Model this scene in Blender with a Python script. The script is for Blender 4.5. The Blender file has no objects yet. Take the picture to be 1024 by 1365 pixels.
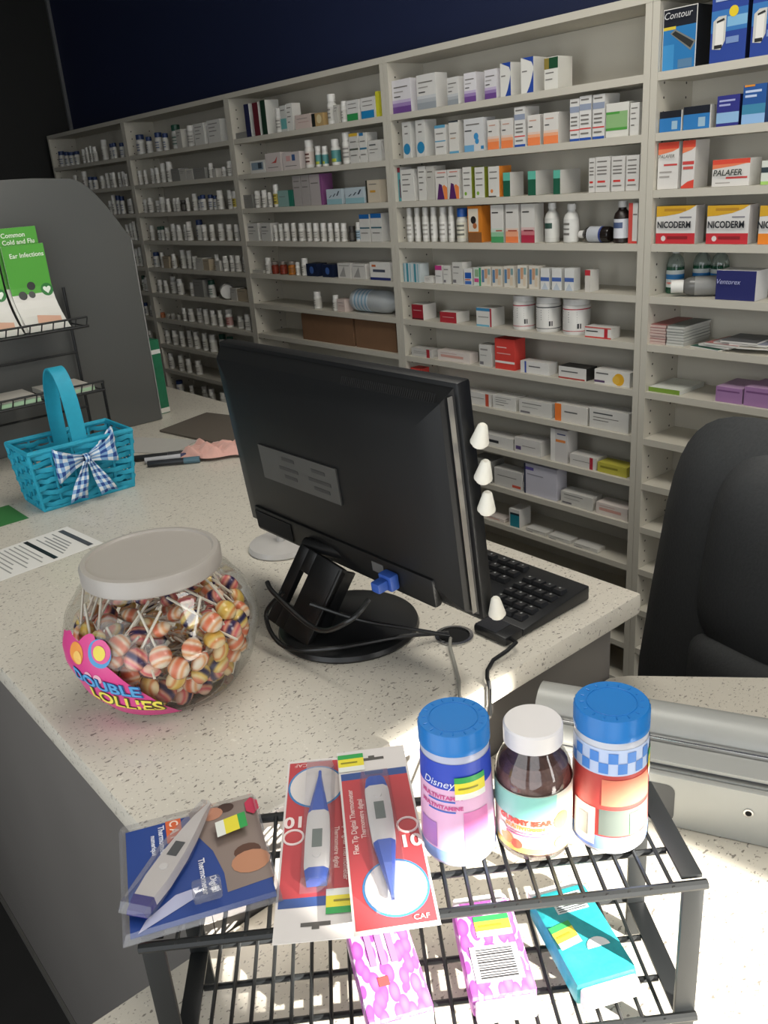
import bpy, bmesh, math, random
from mathutils import Vector, Matrix
random.seed(7)
SC = bpy.context.scene
COL = SC.collection
PI = math.pi
EYE = 1.64

# ------------------------------------------------------------------ camera
def build_camera():
    cam = bpy.data.cameras.new('camera'); o = bpy.data.objects.new('camera', cam); COL.objects.link(o)
    yaw, pitch, roll, f_px = -0.891055, -0.372893, -0.077921, 1136.98
    f = Vector((math.sin(yaw)*math.cos(pitch), math.cos(yaw)*math.cos(pitch), math.sin(pitch)))
    r0 = Vector((math.cos(yaw), -math.sin(yaw), 0)); u0 = r0.cross(f)
    r = r0*math.cos(roll) + u0*math.sin(roll); u = -r0*math.sin(roll) + u0*math.cos(roll)
    m = Matrix((r, u, -f)).transposed().to_4x4(); m.translation = (0, 0, EYE)
    o.matrix_world = m
    cam.sensor_fit = 'VERTICAL'; cam.sensor_height = 36.0; cam.lens = 36.0*f_px/1365.0
    cam.clip_start = 0.02
    SC.camera = o
build_camera()

# ------------------------------------------------------------------ world, sun, window and fill light, exposure
W = bpy.data.worlds.new('world'); SC.world = W; W.use_nodes = True
W.node_tree.nodes['Background'].inputs[0].default_value = (0.80, 0.90, 1.0, 1)
W.node_tree.nodes['Background'].inputs[1].default_value = 1.2
def lamp(name, kind, loc, direction, energy, color=(1, 1, 1), size=None, size_y=None):
    l = bpy.data.lights.new(name, kind); o = bpy.data.objects.new(name, l); COL.objects.link(o)
    o.location = loc; o.rotation_euler = Vector(direction).to_track_quat('-Z', 'Y').to_euler()
    l.energy = energy; l.color = color
    if kind == 'AREA':
        l.shape = 'RECTANGLE'; l.size = size; l.size_y = size_y
    if kind == 'SUN': l.angle = 0.009
    return o
SUN_DIR = (-0.85, -0.12, -0.33)
lamp('sun', 'SUN', (6, 1, 4), SUN_DIR, 34.0, (1.0, 0.95, 0.86))
lamp('front_window_daylight', 'AREA', (1.75, -1.26, 1.45), (0, 1, 0), 24, (1.0, 0.97, 0.92), 2.3, 2.2)
lamp('front_fill_light', 'AREA', (-0.65, -1.26, 1.45), (0, 1, 0), 15, (1.0, 0.97, 0.92), 1.7, 2.2)  # added fill for the counter front, set in an invented window
lamp('overhead_fill_light', 'AREA', (-1.1, 1.05, 2.88), (0, 0, -1), 17, (1.0, 0.96, 0.88), 1.2, 0.6)  # unseen lamp added so the boards shade the shelves from above
lamp('overhead_fill_light', 'AREA', (0.7, 1.05, 2.88), (0, 0, -1), 22, (1.0, 0.96, 0.88), 1.2, 0.6)  # second added overhead lamp, out of view
lamp('side_window_daylight', 'AREA', (3.17, 1.02, 1.4), (-1, 0, 0), 18, (1.0, 0.97, 0.92), 0.44, 2.2)
SC.view_settings.view_transform = 'Standard'; SC.view_settings.look = 'None'
SC.view_settings.gamma = 1.0; SC.view_settings.use_curve_mapping = False
SC.view_settings.exposure = 0.0

# ------------------------------------------------------------------ materials
def lin(h):
    h = h.lstrip('#')
    if len(h) == 3: h = ''.join(c*2 for c in h)
    v = [int(h[i:i+2], 16)/255 for i in (0, 2, 4)]
    return tuple((c/12.92 if c <= 0.04045 else ((c+0.055)/1.055)**2.4) for c in v) + (1,)
MATS = {}
def pm(name, hexcol, rough=0.5, metal=0.0, var=0.06, scale=30.0, bump=0.0, coat=0.0, spec=0.5, sheen=0.0):
    """procedural principled material with a fine noise variation"""
    if name in MATS: return MATS[name]
    m = bpy.data.materials.new(name); m.use_nodes = True; nt = m.node_tree
    b = nt.nodes['Principled BSDF']
    b.inputs['Roughness'].default_value = rough; b.inputs['Metallic'].default_value = metal
    b.inputs['Coat Weight'].default_value = coat; b.inputs['Specular IOR Level'].default_value = spec
    b.inputs['Sheen Weight'].default_value = sheen
    c = lin(hexcol)
    tc = nt.nodes.new('ShaderNodeTexCoord'); no = nt.nodes.new('ShaderNodeTexNoise')
    no.inputs['Scale'].default_value = scale; no.inputs['Detail'].default_value = 2
    nt.links.new(tc.outputs['Object'], no.inputs['Vector'])
    mx = nt.nodes.new('ShaderNodeMix'); mx.data_type = 'RGBA'
    mx.inputs[6].default_value = tuple(max(0, x*(1-var)) for x in c[:3]) + (1,)
    mx.inputs[7].default_value = tuple(min(1, x*(1+var)) for x in c[:3]) + (1,)
    nt.links.new(no.outputs['Fac'], mx.inputs[0]); nt.links.new(mx.outputs[2], b.inputs['Base Color'])
    if bump:
        bp = nt.nodes.new('ShaderNodeBump'); bp.inputs['Strength'].default_value = bump; bp.inputs['Distance'].default_value = 0.002
        nt.links.new(no.outputs['Fac'], bp.inputs['Height']); nt.links.new(bp.outputs['Normal'], b.inputs['Normal'])
    MATS[name] = m
    return m
def ink(h):                      # flat printed colour on card or paper
    return pm('print_'+h, h, 0.45, var=0.03)
def clear_mat(name, tint=(1, 1, 1), gloss=0.10, body=None, body_fac=0.0, rough=0.05):
    """thin clear plastic: transparent with fresnel gloss (and a little milky body)"""
    if name in MATS: return MATS[name]
    m = bpy.data.materials.new(name); m.use_nodes = True; nt = m.node_tree
    for n in list(nt.nodes): nt.nodes.remove(n)
    out = nt.nodes.new('ShaderNodeOutputMaterial'); tr = nt.nodes.new('ShaderNodeBsdfTransparent')
    gl = nt.nodes.new('ShaderNodeBsdfGlossy'); gl.inputs['Roughness'].default_value = rough
    tr.inputs['Color'].default_value = tuple(tint) + (1,)
    lw = nt.nodes.new('ShaderNodeLayerWeight'); lw.inputs['Blend'].default_value = 0.35
    mr = nt.nodes.new('ShaderNodeMapRange'); mr.inputs['To Min'].default_value = gloss*0.4; mr.inputs['To Max'].default_value = min(1, gloss*4)
    nt.links.new(lw.outputs['Fresnel'], mr.inputs['Value'])
    mx = nt.nodes.new('ShaderNodeMixShader'); nt.links.new(mr.outputs['Result'], mx.inputs[0])
    last = tr
    if body:
        df = nt.nodes.new('ShaderNodeBsdfDiffuse'); df.inputs['Color'].default_value = lin(body)
        m2 = nt.nodes.new('ShaderNodeMixShader'); m2.inputs[0].default_value = body_fac
        nt.links.new(tr.outputs[0], m2.inputs[1]); nt.links.new(df.outputs[0], m2.inputs[2]); last = m2
    nt.links.new(last.outputs[0], mx.inputs[1]); nt.links.new(gl.outputs[0], mx.inputs[2])
    nt.links.new(mx.outputs[0], out.inputs['Surface'])
    MATS[name] = m
    return m
def quartz():
    m = pm('speckled_quartz', 'cbc5b8', 0.28, var=0.04, scale=14, coat=0.15)
    nt = m.node_tree; b = nt.nodes['Principled BSDF']
    base = b.inputs['Base Color'].links[0].from_socket
    tc = [n for n in nt.nodes if n.type == 'TEX_COORD'][0]
    last = base
    for sc, lo, hi, col, sx in ((140, 0.665, 0.72, '7d776e', 1.8), (260, 0.67, 0.73, '8f897e', 1.3), (190, 0.70, 0.74, 'd8d3c6', 1.0)):
        mp = nt.nodes.new('ShaderNodeMapping'); mp.inputs['Scale'].default_value = (sx, 1, 1); mp.inputs['Rotation'].default_value = (0, 0, sc*0.01)
        no = nt.nodes.new('ShaderNodeTexNoise'); no.inputs['Scale'].default_value = sc; no.inputs['Detail'].default_value = 1
        cr = nt.nodes.new('ShaderNodeValToRGB'); cr.color_ramp.elements[0].position = lo; cr.color_ramp.elements[1].position = hi
        mx = nt.nodes.new('ShaderNodeMix'); mx.data_type = 'RGBA'; mx.inputs[7].default_value = lin(col)
        nt.links.new(tc.outputs['Object'], mp.inputs[0]); nt.links.new(mp.outputs[0], no.inputs['Vector'])
        nt.links.new(no.outputs['Fac'], cr.inputs[0]); nt.links.new(cr.outputs[0], mx.inputs[0])
        nt.links.new(last, mx.inputs[6]); last = mx.outputs[2]
    nt.links.new(last, b.inputs['Base Color'])
    return m
def checker_mat(name, c1, c2, c3, scale):
    m = bpy.data.materials.new(name); m.use_nodes = True; nt = m.node_tree; b = nt.nodes['Principled BSDF']
    b.inputs['Roughness'].default_value = 0.8
    uv = nt.nodes.new('ShaderNodeUVMap'); sp = nt.nodes.new('ShaderNodeSeparateXYZ'); nt.links.new(uv.outputs[0], sp.inputs[0])
    fs = []
    for ax in (0, 1):
        mu = nt.nodes.new('ShaderNodeMath'); mu.operation = 'MULTIPLY'; mu.inputs[1].default_value = scale
        fr = nt.nodes.new('ShaderNodeMath'); fr.operation = 'FRACT'; gt = nt.nodes.new('ShaderNodeMath'); gt.operation = 'GREATER_THAN'; gt.inputs[1].default_value = 0.5
        nt.links.new(sp.outputs[ax], mu.inputs[0]); nt.links.new(mu.outputs[0], fr.inputs[0]); nt.links.new(fr.outputs[0], gt.inputs[0]); fs.append(gt)
    ad = nt.nodes.new('ShaderNodeMath'); ad.operation = 'ADD'; nt.links.new(fs[0].outputs[0], ad.inputs[0]); nt.links.new(fs[1].outputs[0], ad.inputs[1])
    hf = nt.nodes.new('ShaderNodeMath'); hf.operation = 'MULTIPLY'; hf.inputs[1].default_value = 0.5; nt.links.new(ad.outputs[0], hf.inputs[0])
    cr = nt.nodes.new('ShaderNodeValToRGB'); cr.color_ramp.interpolation = 'CONSTANT'
    e = cr.color_ramp.elements; e[0].color = lin(c1); e[1].position = 0.3; e[1].color = lin(c2); x = e.new(0.8); x.color = lin(c3)
    nt.links.new(hf.outputs[0], cr.inputs[0]); nt.links.new(cr.outputs[0], b.inputs['Base Color'])
    return m

M_WHITE = pm('white_melamine', 'c8c3b6', 0.5, var=0.03, scale=8)
M_BLACKP = pm('black_plastic', '141516', 0.35, var=0.1, scale=60)
M_BLACKM = pm('black_monitor_plastic', '121314', 0.42, var=0.1, scale=50, spec=0.35)
M_RACK = pm('black_rack_steel', '1d1f20', 0.4, 0.2, var=0.1)
M_LAMINATE = pm('dark_grey_laminate', '726e6a', 0.38, var=0.10, scale=5)
M_QUARTZ = quartz()
M_CLEAR = clear_mat('clear_plastic', (0.97, 0.97, 0.96), 0.10)
M_BLISTER = clear_mat('clear_blister', (0.97, 0.97, 0.98), 0.09, 'e8e8ec', 0.07, 0.08)
M_CHROME = pm('bright_metal', 'c8c8c8', 0.22, 1.0)
M_PAPER = pm('white_paper', 'e4e2dc', 0.7, var=0.02)
M_TURQ = pm('turquoise_straw', '1f9cb8', 0.6, var=0.16, scale=120, bump=0.3)

# ------------------------------------------------------------------ mesh builder
class MB:
    def __init__(s): s.v = []; s.f = []; s.m = []; s.mats = []; s.uv = {}
    def mi(s, m):
        if m not in s.mats: s.mats.append(m)
        return s.mats.index(m)
    def add(s, vs, fs, m):
        o = len(s.v); s.v += [tuple(v) for v in vs]; i = s.mi(m)
        for f in fs: s.f.append(tuple(o+k for k in f)); s.m.append(i)
        return s
    def box(s, a, b, m, bev=0.0):
        x0, y0, z0 = a; x1, y1, z1 = b
        if not bev:
            return s.add([(x0,y0,z0),(x1,y0,z0),(x1,y1,z0),(x0,y1,z0),(x0,y0,z1),(x1,y0,z1),(x1,y1,z1),(x0,y1,z1)],
                         [(0,3,2,1),(4,5,6,7),(0,1,5,4),(1,2,6,5),(2,3,7,6),(3,0,4,7)], m)
        bm = bmesh.new(); bmesh.ops.create_cube(bm, size=1)
        for v in bm.verts: v.co = Vector(((x0+x1)/2+v.co.x*(x1-x0), (y0+y1)/2+v.co.y*(y1-y0), (z0+z1)/2+v.co.z*(z1-z0)))
        bmesh.ops.bevel(bm, geom=list(bm.edges), offset=bev, segments=2, profile=0.6, affect='EDGES')
        return s.bm(bm, m)
    def bm(s, bm, m):
        bm.verts.index_update()
        s.add([v.co.copy() for v in bm.verts], [[v.index for v in f.verts] for f in bm.faces], m); bm.free(); return s
    def prism(s, poly, z0, z1, m, axis='z', bev=0.0):
        """poly extruded along an axis; axis 'x': poly is (y,z), 'y': poly is (x,z)"""
        def P(p, h): return {'z': (p[0], p[1], h), 'x': (h, p[0], p[1]), 'y': (p[0], h, p[1])}[axis]
        bm = bmesh.new(); lo = [bm.verts.new(P(p, z0)) for p in poly]; hi = [bm.verts.new(P(p, z1)) for p in poly]; n = len(poly)
        bm.faces.new(lo[::-1]); bm.faces.new(hi)
        for i in range(n): bm.faces.new((lo[i], lo[(i+1) % n], hi[(i+1) % n], hi[i]))
        bmesh.ops.recalc_face_normals(bm, faces=list(bm.faces))
        if bev: bmesh.ops.bevel(bm, geom=list(bm.edges), offset=bev, segments=2, profile=0.6, affect='EDGES')
        return s.bm(bm, m)
    def lathe(s, prof, m, n=24, c=(0, 0), cap=True):
        vs = []; fs = []
        for r, z in prof:
            for k in range(n):
                a = 2*PI*k/n; vs.append((c[0]+r*math.cos(a), c[1]+r*math.sin(a), z))
        for i in range(len(prof)-1):
            for k in range(n):
                k2 = (k+1) % n; fs.append((i*n+k, i*n+k2, (i+1)*n+k2, (i+1)*n+k))
        if cap:
            fs.append(tuple(range(n))[::-1]); t = (len(prof)-1)*n; fs.append(tuple(t+k for k in range(n)))
        return s.add(vs, fs, m)
    def tube(s, pts, r, m, n=8, closed=False, flat=1.0):
        pts = [Vector(p) for p in pts]; N = len(pts); rings = []; up = Vector((0, 0, 1))
        for i, p in enumerate(pts):
            if closed: d = pts[(i+1) % N]-pts[i-1]
            else: d = pts[min(i+1, N-1)]-pts[max(i-1, 0)]
            d.normalize(); a = d.cross(up)
            if a.length < 1e-3: a = d.cross(Vector((0, 1, 0)))
            a.normalize(); b = a.cross(d).normalized()
            rings.append([p+a*math.cos(2*PI*k/n)*r*flat+b*math.sin(2*PI*k/n)*r for k in range(n)])
        vs = [v for q in rings for v in q]; fs = []
        for i in range(N if closed else N-1):
            j = (i+1) % N
            for k in range(n): fs.append((i*n+k, i*n+(k+1) % n, j*n+(k+1) % n, j*n+k))
        if not closed: fs.append(tuple(range(n))[::-1]); fs.append(tuple((N-1)*n+k for k in range(n)))
        return s.add(vs, fs, m)
    def quad(s, a, b, c, d, m): return s.add([a, b, c, d], [(0, 1, 2, 3)], m)
    def xf(s, mat): s.v = [tuple(mat @ Vector(v)) for v in s.v]; return s
    def mesh(s, name, smooth=None):
        me = bpy.data.meshes.new(name); me.from_pydata(s.v, [], s.f)
        for m in s.mats: me.materials.append(m)
        me.polygons.foreach_set('material_index', s.m)
        if smooth:
            me.polygons.foreach_set('use_smooth', [True]*len(me.polygons)); me.update()
            try: me.set_sharp_from_angle(angle=smooth)
            except Exception: pass
        me.update(); return me
    def build(s, name, parent=None, smooth=None, loc=None, rot=None):
        return link(name, s.mesh(name, smooth), parent, loc, rot)
def link(name, data, parent=None, loc=None, rot=None):
    o = bpy.data.objects.new(name, data); COL.objects.link(o)
    if parent: o.parent = parent
    if loc is not None: o.location = loc
    if rot is not None: o.rotation_euler = rot
    return o
def empty(name, loc=(0, 0, 0), rot=(0, 0, 0)):
    o = bpy.data.objects.new(name, None); COL.objects.link(o); o.location = loc; o.rotation_euler = rot; o.empty_display_size = 0.02
    return o
def tag(o, label, cat, group=None):
    o['label'] = label; o['category'] = cat
    if group: o['group'] = group
    return o
def struct(o): o['kind'] = 'structure'; return o
SM = math.radians(35)
def copy_tree(o, parent=None):
    c = o.copy(); COL.objects.link(c)
    if parent: c.parent = parent
    for ch in o.children: copy_tree(ch, c)
    return c
# ---- lettering: a text turned into a flat mesh (x right, y up), origin at its middle
def text_mesh(txt, size, mat, fn=None, align='CENTER', bold=0.0, extrude=0.0, shear=0.0, sx=1.0):
    cu = bpy.data.curves.new('lettering', 'FONT'); cu.body = txt; cu.size = size; cu.align_x = align; cu.align_y = 'CENTER'
    cu.offset = bold; cu.resolution_u = 3; cu.shear = shear; cu.extrude = extrude
    t = bpy.data.objects.new('lettering_tmp', cu); COL.objects.link(t)
    dg = bpy.context.evaluated_depsgraph_get(); dg.update()
    me = bpy.data.meshes.new_from_object(t.evaluated_get(dg)); bpy.data.objects.remove(t); bpy.data.curves.remove(cu)
    me.materials.clear(); me.materials.append(mat)
    for v in me.vertices:
        v.co.x *= sx
        if fn: v.co = Vector(fn(v.co.x, v.co.y))
    return me
def lettering(txt, size, mat, parent, fn, **k):
    o = link('lettering', text_mesh(txt, size, mat, fn, **k), parent)
    return o

# ================================================================== the room
def room():
    m_navy = pm('navy_wall_paint', '1a2445', 0.6, var=0.05, scale=6)
    m_dark = pm('dark_side_wall_paint', '1b1c1a', 0.6, var=0.05, scale=6)
    m_floor = pm('dark_floor_tile', '2e2d2c', 0.35, var=0.15, scale=9)
    m_ceil = pm('ceiling_paint', 'a8a6a0', 0.8, var=0.03)
    m_wall = pm('front_wall_paint', '8d8a84', 0.7, var=0.04)
    struct(MB().box((-5.4, -1.5, -0.05), (3.4, 2.4, 0.0), m_floor).build('floor'))
    struct(MB().box((-5.4, -1.5, 2.9), (3.4, 2.4, 2.95), m_ceil).build('ceiling'))
    struct(MB().box((-5.3, 2.13, 0), (3.4, 2.25, 2.9), m_navy).build('wall_back'))
    struct(MB().box((-5.35, -1.3, 0), (-5.19, 2.25, 2.9), m_dark).build('wall_left'))
    struct(MB().box((-5.186, 2.112, 0), (-5.166, 2.129, 2.9), pm('corner_bead', '6a6b6c', 0.5)).build('trim_1'))
    # storefront wall behind the camera, left opening added for fill light
    f = MB(); f.box((-5.4, -1.45, 0), (-1.6, -1.3, 2.9), m_wall); f.box((-1.6, -1.45, 0), (3.4, -1.3, 0.25), m_wall)
    f.box((-1.6, -1.45, 2.6), (3.4, -1.3, 2.9), m_wall); f.box((0.3, -1.45, 0.25), (0.55, -1.3, 2.6), m_wall)
    struct(f.build('wall_front'))
    g = MB(); g.box((3.2, -1.3, 0), (3.35, 2.13, 0.3), m_wall); g.box((3.2, -1.3, 2.58), (3.35, 2.13, 2.9), m_wall)  # unseen wall, its opening sized to bound the sun patch
    g.box((3.2, -1.3, 0.3), (3.35, 0.79, 2.58), m_wall); g.box((3.2, 1.26, 0.3), (3.35, 2.13, 2.58), m_wall)
    struct(g.build('wall_right'))
room()

# ================================================================== shelving
XK = [-5.119, -4.169, -3.215, -2.265, -1.308, -0.354]
SHELF_Z = [1.822, 1.691, 1.563, 1.436, 1.308, 1.185, 1.059, 0.929, 0.799, 0.668, 0.537, 0.406, 0.275, 0.144]
TOP_Z = 1.987; YF = 1.95; YB = 2.12
ORD = ['zeroth','first','second','third','fourth','fifth','sixth','seventh','eighth','ninth','tenth','eleventh','twelfth','thirteenth','fourteenth','fifteenth','sixteenth','seventeenth','eighteenth']
def shelving():
    hole = pm('pin_hole_dark', '4a4740', 0.8)
    lab = ['white shelving bay at the far left end of the wall, packed with bottles', 'white shelving bay of small pill bottles, second from the far left',
           'white shelving bay holding two cardboard cartons low down, middle of the five', 'white shelving bay of colourful medicine boxes behind the monitor edge',
           'white shelving bay of blue meter boxes above the black chair, rightmost']
    for i in range(5):
        a = XK[i] if i == 0 else XK[i]+0.0195; b = XK[i+1]+0.0185
        t = tag(empty('shelving_unit', ((a+b)/2, YF, 0)), lab[i], 'shelving unit', 'white shelving bays along the wall')
        cx = (a+b)/2; ox = lambda x: x-cx
        MB().box((ox(a), 0, 0), (ox(a)+0.0185, 0.165, TOP_Z-0.0185), M_WHITE).build('side_panel', t)
        MB().box((ox(b)-0.0185, 0, 0), (ox(b), 0.165, TOP_Z-0.0185), M_WHITE).build('side_panel', t)
        MB().box((ox(a), 0, TOP_Z-0.018), (ox(b), 0.165, TOP_Z), M_WHITE).build('top_panel', t)
        MB().box((ox(a)+0.019, 0.152, 0.06), (ox(b)-0.019, 0.160, TOP_Z-0.019), M_WHITE).build('back_panel', t)
        MB().box((ox(a)+0.019, 0.02, 0), (ox(b)-0.019, 0.035, 0.12), M_WHITE).build('toe_board', t)
        bd = MB().box((ox(a)+0.019, 0.001, -0.018), (ox(b)-0.019, 0.151, 0), M_WHITE).mesh('shelf_board')
        for z in SHELF_Z: link('shelf_board', bd, t, (0, 0, z))
        h = MB()
        z = 0.2
        while z < TOP_Z-0.05:
            for y in (0.03, 0.125):
                x = ox(a)+0.0187
                h.add([(x, y+0.0032*math.cos(q*PI/3), z+0.0032*math.sin(q*PI/3)) for q in range(6)], [tuple(range(6))], hole)
            z += 0.032
        p = h.build('pin_holes', t); p['kind'] = 'stuff'
shelving()
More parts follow.
